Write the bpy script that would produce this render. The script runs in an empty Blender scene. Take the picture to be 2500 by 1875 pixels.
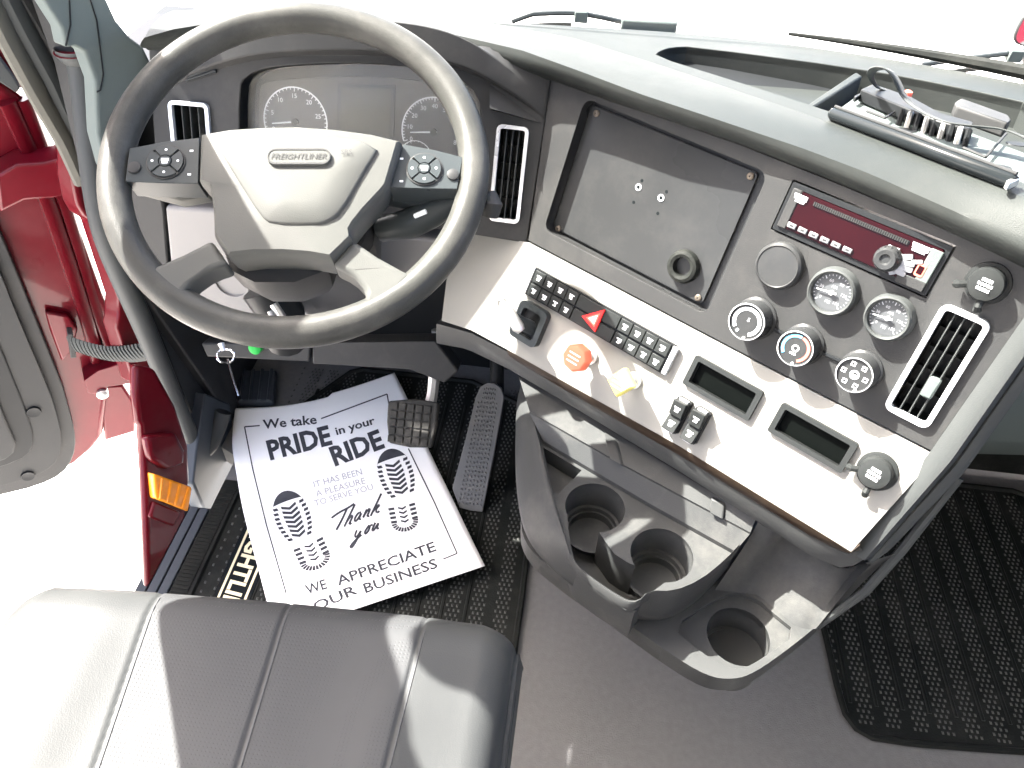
import bpy, bmesh, math, random
from mathutils import Vector as V, Matrix
from mathutils.geometry import tessellate_polygon
random.seed(7)
R_ = math.radians
S = bpy.context.scene
COL = S.collection

# ------------------------------------------------------------------ camera
PHI, PSI, ROLL = R_(45), R_(6), R_(2)
FPX = 1900.0                                   # focal length in pixels of a 2500 px wide picture
CAM = V((0, 0, 1.32))
FW = V((-math.sin(PSI)*math.cos(PHI), math.cos(PSI)*math.cos(PHI), -math.sin(PHI)))
r0 = V((math.cos(PSI), math.sin(PSI), 0)); d0 = FW.cross(r0)
RT = r0*math.cos(ROLL) - d0*math.sin(ROLL)
DN = d0*math.cos(ROLL) + r0*math.sin(ROLL)
cd = bpy.data.cameras.new('camera'); cam = bpy.data.objects.new('camera', cd); COL.objects.link(cam)
cd.sensor_width = 36; cd.lens = 36*FPX/2500; cd.clip_start = .02; cd.clip_end = 3000
cam.matrix_world = Matrix(((RT.x, -DN.x, -FW.x, CAM.x), (RT.y, -DN.y, -FW.y, CAM.y), (RT.z, -DN.z, -FW.z, CAM.z), (0, 0, 0, 1)))
S.camera = cam
S.render.resolution_x, S.render.resolution_y = 1024, 768

# ------------------------------------------------------------------ light
SUN = V((-.60, .24, .765)).normalized()         # direction towards the sun
el = math.asin(SUN.z); az = math.atan2(SUN.x, SUN.y)
w = bpy.data.worlds.new('World'); S.world = w; w.use_nodes = True
nt = w.node_tree; bg = nt.nodes['Background']
sky = nt.nodes.new('ShaderNodeTexSky'); sky.sky_type = 'NISHITA'; sky.sun_disc = False
sky.sun_elevation = el; sky.sun_rotation = az; sky.dust_density = 5.0; sky.air_density = .6; sky.ozone_density = .2
nt.links.new(sky.outputs[0], bg.inputs[0]); bg.inputs[1].default_value = .15
sl = bpy.data.lights.new('sun', 'SUN'); sl.energy = 4.8; sl.angle = R_(.6); sl.color = (1, .96, .9)
so = bpy.data.objects.new('sun', sl); COL.objects.link(so)
so.rotation_euler = SUN.to_track_quat('Z', 'Y').to_euler()
S.view_settings.view_transform = 'Standard'; S.view_settings.look = 'None'
S.view_settings.exposure = 3.45; S.view_settings.gamma = 1
S.view_settings.use_curve_mapping = False
S.render.engine = 'CYCLES'; S.cycles.max_bounces = 8; S.cycles.diffuse_bounces = 4

# ------------------------------------------------------------------ pixel rays and frames
def ray(u, v): return RT*((u-1250)/FPX) + DN*((v-937.5)/FPX) + FW
def onp(u, v, p0, n):
    r = ray(u, v); return CAM + r*((V(p0)-CAM).dot(n)/r.dot(n))
def dep(u, v, d): return CAM + ray(u, v)*d
def nrm(a, e):
    a, e = R_(a), R_(e)
    return V((-math.sin(a)*math.cos(e), -math.cos(a)*math.cos(e), math.sin(e)))
class Fr:
    "a flat working plane: origin o, axes x (right), y (up the face), n (towards the viewer)"
    def __init__(s, o, n, x=None):
        s.o = V(o); s.n = V(n).normalized()
        if x is None: x = V((0, 0, 1)).cross(s.n)
        x = V(x); s.x = (x - s.n*x.dot(s.n)).normalized(); s.y = s.n.cross(s.x)
    def pt(s, a, b, h=0): return s.o + s.x*a + s.y*b + s.n*h
    def hit(s, u, v, h=0): return onp(u, v, s.o+s.n*h, s.n)
    def loc(s, u, v, h=0):
        d = s.hit(u, v, h)-s.o; return (d.dot(s.x), d.dot(s.y))
    def poly(s, px, h=0): return [s.loc(u, v, h) for u, v in px]
    def inv(s, p):
        d = V(p)-s.o; return (d.dot(s.x), d.dot(s.y), d.dot(s.n))
def flat(z): return Fr((0, 0, z), (0, 0, 1), (1, 0, 0))

# ------------------------------------------------------------------ materials
MATS = {}
def mat(name, col, rough=.5, metal=0, bump=0, bscale=800, var=.06, vscale=14, coat=0, spec=.1, emit=None, kind='noise', grime=0):
    m = bpy.data.materials.new(name); m.use_nodes = True; N = m.node_tree; L = N.links
    b = N.nodes['Principled BSDF']
    b.inputs['Roughness'].default_value = rough; b.inputs['Metallic'].default_value = metal
    b.inputs['Specular IOR Level'].default_value = spec; b.inputs['Coat Weight'].default_value = coat
    b.inputs['Coat Roughness'].default_value = .06
    tc = N.nodes.new('ShaderNodeTexCoord')
    n1 = N.nodes.new('ShaderNodeTexNoise'); n1.inputs['Scale'].default_value = vscale; n1.inputs['Detail'].default_value = 6
    L.new(tc.outputs['Object'], n1.inputs['Vector'])
    mx = N.nodes.new('ShaderNodeMix'); mx.data_type = 'RGBA'
    c = V(col)
    mx.inputs[6].default_value = (*(c*(1-var*1.6)), 1); mx.inputs[7].default_value = (*[min(1, t*(1+var*1.6)) for t in c], 1)
    L.new(n1.outputs['Fac'], mx.inputs[0])
    out = mx.outputs[2]
    if grime:
        n3 = N.nodes.new('ShaderNodeTexNoise'); n3.inputs['Scale'].default_value = 5; n3.inputs['Detail'].default_value = 10; n3.inputs['Roughness'].default_value = .75
        L.new(tc.outputs['Object'], n3.inputs['Vector'])
        rp = N.nodes.new('ShaderNodeMapRange'); rp.inputs[1].default_value = .5; rp.inputs[2].default_value = .75; rp.inputs[4].default_value = grime
        L.new(n3.outputs['Fac'], rp.inputs[0])
        m2 = N.nodes.new('ShaderNodeMix'); m2.data_type = 'RGBA'; m2.inputs[7].default_value = (.33, .31, .28, 1)
        L.new(rp.outputs[0], m2.inputs[0]); L.new(out, m2.inputs[6]); out = m2.outputs[2]
    L.new(out, b.inputs['Base Color'])
    rr = N.nodes.new('ShaderNodeMapRange'); rr.inputs[3].default_value = max(0, rough-.07); rr.inputs[4].default_value = min(1, rough+.07)
    L.new(n1.outputs['Fac'], rr.inputs[0]); L.new(rr.outputs[0], b.inputs['Roughness'])
    if bump:
        if kind == 'noise':
            n2 = N.nodes.new('ShaderNodeTexNoise'); n2.inputs['Scale'].default_value = bscale; n2.inputs['Detail'].default_value = 3; h = n2.outputs['Fac']
        else:
            n2 = N.nodes.new('ShaderNodeTexVoronoi'); n2.inputs['Scale'].default_value = bscale; h = n2.outputs['Distance']
            if kind == 'perf': n2.inputs['Randomness'].default_value = .0
        L.new(tc.outputs['Object'], n2.inputs['Vector'])
        bp = N.nodes.new('ShaderNodeBump'); bp.inputs['Strength'].default_value = bump; bp.inputs['Distance'].default_value = .001
        if kind == 'perf':
            rp = N.nodes.new('ShaderNodeMapRange'); rp.inputs[1].default_value = .15; rp.inputs[2].default_value = .3
            L.new(h, rp.inputs[0]); h = rp.outputs[0]
        L.new(h, bp.inputs['Height']); L.new(bp.outputs[0], b.inputs['Normal'])
    if emit:
        b.inputs['Emission Color'].default_value = (*emit[:3], 1); b.inputs['Emission Strength'].default_value = emit[3]
    MATS[name] = m; return m
mat('panel', (.028, .0285, .029), .48, bump=.25, bscale=900, grime=.06)
mat('panel_smooth', (.025, .026, .027), .28, bump=.05, bscale=300, var=.08, vscale=5, grime=.04)
mat('dash', (.023, .0255, .0245), .5, bump=.4, bscale=900, grime=.03)
mat('pillar', (.082, .098, .094), .6, bump=.3, bscale=700)
mat('light', (.19, .188, .176), .6, bump=.2, bscale=700, var=.03)
mat('light_knee', (.17, .166, .162), .6, bump=.2, bscale=700, var=.03)
mat('console', (.040, .041, .041), .42, bump=.25, bscale=800, grime=.14)
mat('wood', (.024, .017, .0125), .35, var=.4, vscale=60)
mat('trim', (.040, .043, .043), .5, bump=.2)
mat('rim', (.036, .0365, .034), .36, bump=.3, bscale=600, var=.12, vscale=20, grime=.1)
mat('pad', (.062, .063, .059), .45, bump=.2, bscale=900, var=.08)
mat('pod', (.030, .035, .037), .3, bump=.1)
mat('black', (.012, .013, .014), .4, bump=.1)
mat('gloss_black', (.01, .012, .013), .12)
mat('screen_green', (.0015, .002, .0018), .5, spec=.02)
mat('rubber', (.011, .0122, .0112), .55, bump=.4, bscale=300, var=.25, grime=.06)
mat('rubber_dot', (.07, .072, .067), .5, var=.3)
mat('pedal', (.03, .03, .028), .6, bump=.5, bscale=200, var=.2, grime=.35)
mat('pedal_grey', (.12, .122, .124), .45, bump=.3, var=.1, grime=.2)
mat('steel', (.5, .5, .49), .35, metal=.8, var=.25, vscale=30)
mat('chrome', (.75, .75, .77), .12, metal=1)
mat('silver', (.62, .63, .65), .28, metal=.5, var=.02)
mat('silver_dim', (.16, .16, .165), .3, metal=.4, var=.05)
mat('white', (.8, .8, .8), .5, var=.02)
mat('icon', (.75, .77, .8), .5, var=.02)
mat('icon_dim', (.33, .34, .36), .5, var=.02)
mat('paper', (.92, .925, .92), .75, bump=.25, bscale=30, var=.02, kind='noise')
mat('ink', (.055, .058, .068), .7, var=.25, vscale=60)
mat('ink_pale', (.38, .39, .43), .7, var=.2, vscale=60)
mat('carpet', (.135, .135, .135), .95, bump=.7, bscale=420, var=.10, vscale=90, spec=.1)
mat('leather', (.038, .040, .040), .42, bump=.10, bscale=700, kind='vor', var=.07)
mat('leather_perf', (.041, .0425, .0435), .5, bump=.35, bscale=230, kind='perf', var=.06)
mat('seam', (.05, .052, .054), .6, bump=.5, bscale=500)
mat('red', (.075, .002, .006), .3, coat=.25, var=.12, grime=.03)
mat('amber', (.75, .25, .015), .15, coat=.5, var=.15, vscale=60)
mat('sill', (.044, .051, .060), .5, bump=.2)
mat('cream', (.7, .62, .42), .5)
mat('hazard', (.7, .03, .03), .3)
mat('knob_red', (.75, .17, .10), .35)
mat('knob_yellow', (.78, .68, .20), .35)
mat('blue', (.12, .42, .75), .4)
mat('warm', (.75, .14, .10), .4)
mat('radio', (.011, .0010, .0016), .2, coat=.0, var=.25, vscale=10)
mat('dial', (.055, .058, .062), .35)
mat('cluster', (.05, .05, .046), .3, var=.1)
mat('lcd', (.05, .052, .042), .25, var=.15, vscale=200)
mat('green', (.02, .28, .05), .4)
mat('webbing', (.045, .048, .047), .85, bump=.8, bscale=300)
mat('glass_dust', (.3, .3, .3), .1)
mat('strip', (.085, .083, .072), .7, bump=.2)
mat('screw', (.10, .085, .07), .4, metal=.5)
mat('bezel', (.017, .0185, .0185), .45, bump=.1)
mat('door_trim', (.030, .0305, .0305), .6, bump=.2)
mat('lining', (.42, .41, .39), .9, bump=.3, bscale=300)
mat('concrete', (.68, .66, .62), .9, bump=.5, bscale=40, var=.06, vscale=.6)
m = bpy.data.materials.new('glass'); m.use_nodes = True; N = m.node_tree
for n_ in list(N.nodes): N.nodes.remove(n_)
o_ = N.nodes.new('ShaderNodeOutputMaterial'); t_ = N.nodes.new('ShaderNodeBsdfTransparent'); g_ = N.nodes.new('ShaderNodeBsdfGlossy')
t_.inputs[0].default_value = (.96, .985, .97, 1); g_.inputs['Roughness'].default_value = .02
x_ = N.nodes.new('ShaderNodeMixShader'); x_.inputs[0].default_value = .05
N.links.new(t_.outputs[0], x_.inputs[1]); N.links.new(g_.outputs[0], x_.inputs[2]); N.links.new(x_.outputs[0], o_.inputs[0])
MATS['glass'] = m
def dusty(name, fac, col):
    m = bpy.data.materials.new(name); m.use_nodes = True; N = m.node_tree
    for n_ in list(N.nodes): N.nodes.remove(n_)
    o_ = N.nodes.new('ShaderNodeOutputMaterial'); t_ = N.nodes.new('ShaderNodeBsdfTransparent'); d_ = N.nodes.new('ShaderNodeBsdfPrincipled')
    d_.inputs['Base Color'].default_value = (*col, 1); d_.inputs['Roughness'].default_value = .15
    x_ = N.nodes.new('ShaderNodeMixShader'); tc = N.nodes.new('ShaderNodeTexCoord'); no = N.nodes.new('ShaderNodeTexNoise'); no.inputs['Scale'].default_value = 35; no.inputs['Detail'].default_value = 12; no.inputs['Roughness'].default_value = .8
    mr_ = N.nodes.new('ShaderNodeMapRange'); mr_.inputs[3].default_value = fac*.5; mr_.inputs[4].default_value = fac*1.5
    N.links.new(tc.outputs['Object'], no.inputs['Vector']); N.links.new(no.outputs['Fac'], mr_.inputs[0]); N.links.new(mr_.outputs[0], x_.inputs[0])
    N.links.new(t_.outputs[0], x_.inputs[1]); N.links.new(d_.outputs[0], x_.inputs[2]); N.links.new(x_.outputs[0], o_.inputs[0]); MATS[name] = m
dusty('dusty_glass', .2, (.34, .335, .31))

# ------------------------------------------------------------------ mesh builder
_txt = {}
def text2d(s, bold=0.0, res=2):
    k = (s, bold)
    if k in _txt: return _txt[k]
    c = bpy.data.curves.new('t', 'FONT'); c.body = s; c.resolution_u = res; c.offset = bold
    o = bpy.data.objects.new('t', c); COL.objects.link(o)
    dg = bpy.context.evaluated_depsgraph_get(); me = o.evaluated_get(dg).to_mesh()
    vs = [(v.co.x, v.co.y) for v in me.vertices]; fs = [tuple(p.vertices) for p in me.polygons]
    o.evaluated_get(dg).to_mesh_clear(); bpy.data.objects.remove(o); bpy.data.curves.remove(c)
    x0 = min(v[0] for v in vs); x1 = max(v[0] for v in vs)
    vs = [((x-x0)/(x1-x0), y/.7) for x, y in vs]
    _txt[k] = (vs, fs, (x1-x0)/.7); return _txt[k]
class MB:
    def __init__(s): s.v = []; s.f = []; s.m = []
    def add(s, vs, fs, m=0):
        k = len(s.v); s.v += [V(p) for p in vs]
        for f in fs: s.f.append(tuple(i+k for i in f)); s.m.append(m)
        return s
    def prism(s, fr, outer, h0, h1, holes=(), m=0, mside=None, cap0=True, cap1=True):
        if mside is None: mside = m
        loops = [list(outer)]+[list(h) for h in holes]
        flat_ = [p for l in loops for p in l]
        tri = tessellate_polygon([[V((a, b, 0)) for a, b in l] for l in loops]) if len(loops) > 1 or len(outer) > 4 else [tuple(range(len(outer)))]
        n = len(flat_)
        vs = [fr.pt(a, b, h0) for a, b in flat_]+[fr.pt(a, b, h1) for a, b in flat_]
        if cap0: s.add([], [], m)
        k = len(s.v); s.v += vs
        for t in tri:
            if cap0: s.f.append(tuple(i+k for i in reversed(t))); s.m.append(mside)
            if cap1: s.f.append(tuple(i+n+k for i in t)); s.m.append(m)
        i = 0
        for l in loops:
            c = len(l)
            for j in range(c):
                a, b = i+j, i+(j+1) % c
                s.f.append((a+k, b+k, b+n+k, a+n+k)); s.m.append(mside)
            i += c
        return s
    def box(s, fr, a0, a1, b0, b1, h0, h1, m=0):
        return s.prism(fr, [(a0, b0), (a1, b0), (a1, b1), (a0, b1)], h0, h1, m=m)
    def quad(s, fr, a0, a1, b0, b1, h, m=0):
        return s.add([fr.pt(a0, b0, h), fr.pt(a1, b0, h), fr.pt(a1, b1, h), fr.pt(a0, b1, h)], [(0, 1, 2, 3)], m)
    def lathe(s, fr, c, prof, seg=28, m=0, caps=True, a0=0, a1=None):
        vs = []; fs = []
        for r, h in prof:
            for i in range(seg):
                t = 2*math.pi*i/seg; vs.append(fr.pt(c[0]+r*math.cos(t), c[1]+r*math.sin(t), h))
        for j in range(len(prof)-1):
            for i in range(seg):
                k = (i+1) % seg
                fs.append((j*seg+i, j*seg+k, (j+1)*seg+k, (j+1)*seg+i))
        if caps:
            fs.append(tuple(range(seg))); fs.append(tuple((len(prof)-1)*seg+i for i in range(seg)))
        return s.add(vs, fs, m)
    def tube(s, pts, r, seg=12, m=0, closed=False, caps=True, flat_=1.0, up=None):
        pts = [V(p) for p in pts]; n = len(pts); rr = r if isinstance(r, (list, tuple)) else [r]*n
        vs = []; fs = []; prev = None
        for i, p in enumerate(pts):
            if closed: d = pts[(i+1) % n]-pts[i-1]
            else: d = pts[min(i+1, n-1)]-pts[max(i-1, 0)]
            d.normalize()
            if prev is None:
                q = V(up) if up is not None else (V((0, 0, 1)) if abs(d.z) < .9 else V((1, 0, 0)))
                a = d.cross(q).normalized()
            else: a = (prev - d*prev.dot(d)).normalized()
            prev = a; b = d.cross(a)
            for j in range(seg):
                t = 2*math.pi*j/seg; vs.append(p+a*(rr[i]*math.cos(t))+b*(rr[i]*flat_*math.sin(t)))
        for i in range(n if closed else n-1):
            k = (i+1) % n
            for j in range(seg):
                l = (j+1) % seg; fs.append((i*seg+j, i*seg+l, k*seg+l, k*seg+j))
        if caps and not closed: fs.append(tuple(range(seg))); fs.append(tuple((n-1)*seg+j for j in range(seg)))
        return s.add(vs, fs, m)
    def loft(s, rows, m=0, closed=False):
        c = len(rows[0]); vs = [p for r in rows for p in r]; fs = []
        for i in range(len(rows)-1):
            for j in range(c if closed else c-1):
                k = (j+1) % c; fs.append((i*c+j, i*c+k, (i+1)*c+k, (i+1)*c+j))
        return s.add(vs, fs, m)
    def pillow(s, fr, outline, prof, m=0, cen=None, close_bottom=False):
        "rings of the outline scaled about its centre, at heights"
        cx = sum(p[0] for p in outline)/len(outline); cy = sum(p[1] for p in outline)/len(outline)
        if cen: cx, cy = cen
        rows = [[fr.pt(cx+(a-cx)*k, cy+(b-cy)*k, h) for a, b in outline] for k, h in prof]
        s.loft(rows, m, True); n = len(outline); b = len(s.v)-n
        ce = len(s.v); s.v.append(fr.pt(cx, cy, prof[-1][1]))
        for j in range(n): s.f.append((b+j, b+(j+1) % n, ce)); s.m.append(m)
        return s
    def text(s, st, fn, m=0, bold=0.0, shear=0.0):
        "fn maps (x 0..1 along the word, y in cap heights) to a point"
        vs, fs, asp = text2d(st, bold); return s.add([fn(x+shear*y/max(asp, .1), y) for x, y in vs], fs, m)
    def ftext(s, st, fr, a, b, hgt, h, m=0, ang=0, bold=0.0, centre=True, shear=0):
        _, _, asp = text2d(st, bold); wd = asp*hgt; c, q = math.cos(ang), math.sin(ang)
        def fn(x, y):
            X = (x-(.5 if centre else 0))*wd; Y = (y-(.5 if centre else 0))*hgt
            return fr.pt(a+X*c-Y*q, b+X*q+Y*c, h)
        return s.text(st, fn, m, bold, shear)
    def ptext(s, st, p0, p1, hpx, hit, m=0, bold=0.0, shear=0.0, up=None):
        dx, dy = p1[0]-p0[0], p1[1]-p0[1]; l = math.hypot(dx, dy)
        ux, uy = (dy/l, -dx/l) if up is None else up
        return s.text(st, lambda x, y: hit(p0[0]+dx*x+ux*y*hpx, p0[1]+dy*x+uy*y*hpx), m, bold, shear)
    def build(s, name, mats, parent=None, bevel=0, smooth=True, ang=38, seg=2, subsurf=0, weld=True):
        if isinstance(mats, str): mats = [mats]
        me = bpy.data.meshes.new(name); me.from_pydata([tuple(p) for p in s.v], [], s.f)
        for i, k in enumerate(s.m): me.polygons[i].material_index = k
        for k in mats: me.materials.append(MATS[k])
        bm = bmesh.new(); bm.from_mesh(me)
        if weld: bmesh.ops.remove_doubles(bm, verts=bm.verts, dist=2e-6)
        bmesh.ops.recalc_face_normals(bm, faces=bm.faces); bm.to_mesh(me); bm.free()
        if smooth: me.shade_smooth(); me.set_sharp_from_angle(angle=R_(ang))
        o = bpy.data.objects.new(name, me); COL.objects.link(o)
        if parent: o.parent = parent
        if bevel:
            b = o.modifiers.new('bevel', 'BEVEL'); b.width = bevel; b.segments = seg; b.limit_method = 'ANGLE'; b.angle_limit = R_(35)
            b.harden_normals = False; b.use_clamp_overlap = True
        if subsurf:
            b = o.modifiers.new('sub', 'SUBSURF'); b.levels = subsurf; b.render_levels = subsurf
        return o
def thing(name, label, cat, loc=(0, 0, 0), group=None):
    o = bpy.data.objects.new(name, None); COL.objects.link(o); o.empty_display_size = .05
    o['label'] = label; o['category'] = cat
    if group: o['group'] = group
    return o
def tag(o, label, cat, group=None):
    o['label'] = label; o['category'] = cat
    if group: o['group'] = group
    return o
def struct(o): o['kind'] = 'structure'; return o
def stuff(o): o['kind'] = 'stuff'; return o
def rrect(cx, cy, w_, h_, r, n=5, rot=0):
    out = []
    for k, (sx, sy) in enumerate(((1, 1), (-1, 1), (-1, -1), (1, -1))):
        for i in range(n+1):
            t = math.pi/2*(k+i/n)
            out.append((sx*(w_/2-r)+r*math.cos(t), sy*(h_/2-r)+r*math.sin(t)))
    c, q = math.cos(rot), math.sin(rot)
    return [(cx+a*c-b*q, cy+a*q+b*c) for a, b in out]
def circ(cx, cy, r, n=24, a0=0, a1=2*math.pi): return [(cx+r*math.cos(a0+(a1-a0)*i/n), cy+r*math.sin(a0+(a1-a0)*i/n)) for i in range(n)]
def smooth_poly(p, it=2, closed=True):
    for _ in range(it):
        q = []
        n = len(p); rng = range(n) if closed else range(n-1)
        if not closed: q.append(p[0])
        for i in rng:
            a, b = V(p[i]), V(p[(i+1) % n]); q += [tuple(a*.75+b*.25), tuple(a*.25+b*.75)]
        if not closed: q.append(p[-1])
        p = q
    return p
def resample(pts, n):
    pts = [V(p) for p in pts]; L = [0]
    for a, b in zip(pts, pts[1:]): L.append(L[-1]+(b-a).length)
    out = []
    for i in range(n):
        t = L[-1]*i/(n-1); k = 0
        while k < len(L)-2 and L[k+1] < t: k += 1
        q = (t-L[k])/max(1e-9, L[k+1]-L[k]); out.append(pts[k].lerp(pts[k+1], q))
    return out

# ------------------------------------------------------------------ working planes of the cab
nB = nrm(35, 22); UX = V((math.cos(R_(35)), -math.sin(R_(35)), 0))
FB = Fr(dep(1934.8, 440.1, .90), nB, UX)                     # centre panel, turned to the driver
FWp = Fr(FB.hit(1800, 858), nrm(35, 30), UX)                 # pale switch panel below it
FI = Fr(FB.hit(1310, 400), nrm(0, 22), (1, 0, 0))            # instrument panel before the driver
Z0 = flat(0.0)

# ================================================================== SETTING
g = MB(); GZ = -1.25
g.add([(-300, -200, GZ), (300, -200, GZ), (300, 600, GZ), (-300, 600, GZ)], [(0, 1, 2, 3)])
struct(g.build('ground', 'concrete'))

# cab floor with carpet
g = MB(); g.prism(Z0, [(-.70, -.90), (1.20, -.90), (1.20, 1.36), (-.80, 1.36), (-.80, 1.05), (-.70, 1.0)], -.05, 0)
struct(g.build('cab_floor', 'carpet'))
g = MB(); g.box(Z0, -.82, 1.2, 1.36, 1.40, -.05, .60); struct(g.build('firewall', 'black'))
# the shell of the cab round the camera: roof lining, back wall, closed passenger side
g = MB(); g.prism(Z0, smooth_poly([(-.78, -.9), (1.22, -.9), (1.22, .62), (.9, .76), (.22, .84), (-.45, .76), (-.78, .62)], 1), 1.74, 1.78); struct(g.build('roof_lining', 'lining'))
g = MB(); g.box(Z0, -.78, 1.22, -.94, -.90, -.05, 1.74); struct(g.build('back_wall', 'lining'))
g = MB(); g.box(Z0, 1.20, 1.24, -.90, 1.36, -.05, .90); struct(g.build('passenger_side_wall', 'panel'))

# ================================================================== DASHBOARD
dash = thing('dashboard', 'wraparound grey plastic truck dashboard with pale switch panel and round gauges', 'dashboard')
# --- brow: the padded lip over the panels, and the front half of the top
Tpx = [(352, 92), (420, 72), (530, 54), (700, 44), (850, 44), (980, 58), (1080, 78), (1272, 122), (1414, 173), (1568, 231), (1722, 282), (1960, 362), (2116, 421), (2338, 519), (2500, 600), (2640, 672)]
Lpx = [(356, 118), (430, 116), (640, 108), (800, 104), (950, 118), (1118, 141), (1253, 170), (1350, 193), (1491, 244), (1632, 295), (1800, 352), (2021, 440), (2211, 519), (2500, 649), (2640, 715)]
T3 = resample([flat(.900).hit(*p) for p in Tpx], 60)
L3 = resample([flat(.867).hit(*p) for p in Lpx], 60)
DECK = Fr((0, .95, .885), V((0, .174, 1)), (1, 0, 0))
Mpx = [(700, 20), (900, 12), (1050, 30), (1250, 66), (1400, 92), (1581, 148), (1780, 214), (1979, 282), (2230, 372), (2480, 475), (2640, 545)]
M3 = [V((-.66, 1.16, .872)), V((-.55, 1.22, .865))]+[DECK.hit(*p) for p in Mpx[2:]]
M3 = resample(M3, 60)
rows = []
rows.append([l + V((0, .035, -.006)) for l in L3])
rows.append([l + V((0, .004, -.004)) for l in L3])
for k in range(7):
    t = k/6
    bul = math.sin(math.pi*t)*.009
    row = []
    for l, q in zip(L3, T3):
        d = (q-l); out = V((-.3, -.95, 0)).normalized()
        row.append(l.lerp(q, t)+out*bul)
    rows.append(row)
for k in range(1, 8):
    t = k/7
    rows.append([a.lerp(b, t)+V((0, 0, .006*math.sin(math.pi*t))) for a, b in zip(T3, M3)])
g = MB(); g.loft(rows)
def seal_end(r):                               # close the left end of the brow
    k = len(g.v); g.v += r; g.f.append(tuple(range(k, k+len(r)))); g.m.append(0)
seal_end([r[0] for r in rows])
g.build('dash_brow', 'dash', dash, ang=50)

# --- deck behind the brow with a storage tray
def far(x): return 1.405-(.75 if x > .12 else .28)*(x-.12)**2
farpts = [(x, far(x)) for x in [.95-.05*i for i in range(33)]]
deck_outer = [DECK.inv(p)[:2] for p in M3]
far2 = []
for x, y in farpts:
    z = .885-.174*(y-.95); a, b, h = DECK.inv((x, y, z)); far2.append((a, b))
deck_outer = deck_outer + [DECK.inv((.62, .62, .885-.174*(.62-.95)))[:2], DECK.inv((.95, .70, .885+.174*.25))[:2]] + far2
tray_px = [(1597, 136), (1612, 123), (1640, 115), (1690, 113), (2107, 168), (2330, 210), (2560, 262), (2560, 470), (2400, 405), (2180, 325), (1979, 256), (1770, 190)]
tray = smooth_poly(DECK.poly(tray_px), 1)
g = MB(); g.prism(DECK, deck_outer, -.012, 0, holes=[tray])
g.build('dash_deck', 'dash', dash, bevel=.004, seg=3)
g = MB(); g.prism(DECK, tray, -.036, -.002, cap1=False, cap0=True)
o = g.build('storage_tray', 'dash', dash)
rb = DECK.poly([(1950, 262), (1968, 266), (2108, 178), (2092, 168)])
g = MB(); g.prism(DECK, rb, -.035, -.004); g.build('tray_divider', 'dash', dash, bevel=.003)
# white oval: glare on a sticker in the tray, put into the colour
c = Fr(DECK.pt(0, 0, -.0365), DECK.n, DECK.x); ca = c.loc(1872, 190)
g = MB(); g.lathe(c, (0, 0), [(1, .0), (1, .003), (.9, .005)], 28)
for i, p in enumerate(g.v):
    a, b, h = c.inv(p); g.v[i] = c.pt(ca[0]+a*.045+b*.012, ca[1]-a*.012+b*.02, h)
g.build('sticker_glare', 'white', dash)

# --- instrument panel before the driver
ipx = [(362, 118), (640, 106), (950, 112), (1118, 139), (1345, 188), (1318, 390), (1286, 594), (1075, 560), (385, 480)]
clus = smooth_poly(FI.poly([(586, 400), (584, 215), (600, 185), (650, 165), (760, 156), (900, 154), (1020, 166), (1120, 190), (1168, 232), (1176, 300), (1170, 420)]), 1)
vl = FI.poly([(416, 246), (513, 250), (520, 352), (425, 352)])
vr = FI.poly([(1212, 300), (1293, 312), (1268, 545), (1196, 538)])
ho = []
for q in (vl, vr):
    cx = sum(p[0] for p in q)/4; cy = sum(p[1] for p in q)/4
    ho.append([(cx+(a-cx)*.9, cy+(b-cy)*.95) for a, b in q])
g = MB(); g.prism(FI, FI.poly(ipx), -.012, 0, holes=[clus]+ho)
g.build('instrument_panel', 'panel', dash, bevel=.002)
# hood over the cluster: a shelf that stands out and shades the dials
hood = [(430, 205), (520, 172), (620, 145), (760, 134), (900, 134), (1040, 148), (1140, 172), (1220, 215), (1300, 268), (1326, 292)]
hb = [FI.loc(*p) for p in hood]
a_ = [FI.pt(a, b, 0.001) for a, b in hb]
def hoodh(i): t = i/(len(hb)-1); return .003+.022*math.sin(math.pi*min(1, t*1.05))**.7
b_ = [FI.pt(a, b+.006, hoodh(i)) for i, (a, b) in enumerate(hb)]
c_ = [FI.pt(a, b+.016+.03*math.sin(math.pi*i/(len(hb)-1)), hoodh(i)) for i, (a, b) in enumerate(hb)]
d_ = [FI.pt(a, min(FI.loc(p[0], 112)[1], b+.075), .001) for i, ((a, b), p) in enumerate(zip(hb, hood))]
g = MB(); g.loft([resample(smooth_poly([tuple(p) for p in r], 2, False), 40) for r in (a_, b_, c_, d_)])
g.build('cluster_hood', 'panel', dash, bevel=.002, ang=60)
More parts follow.
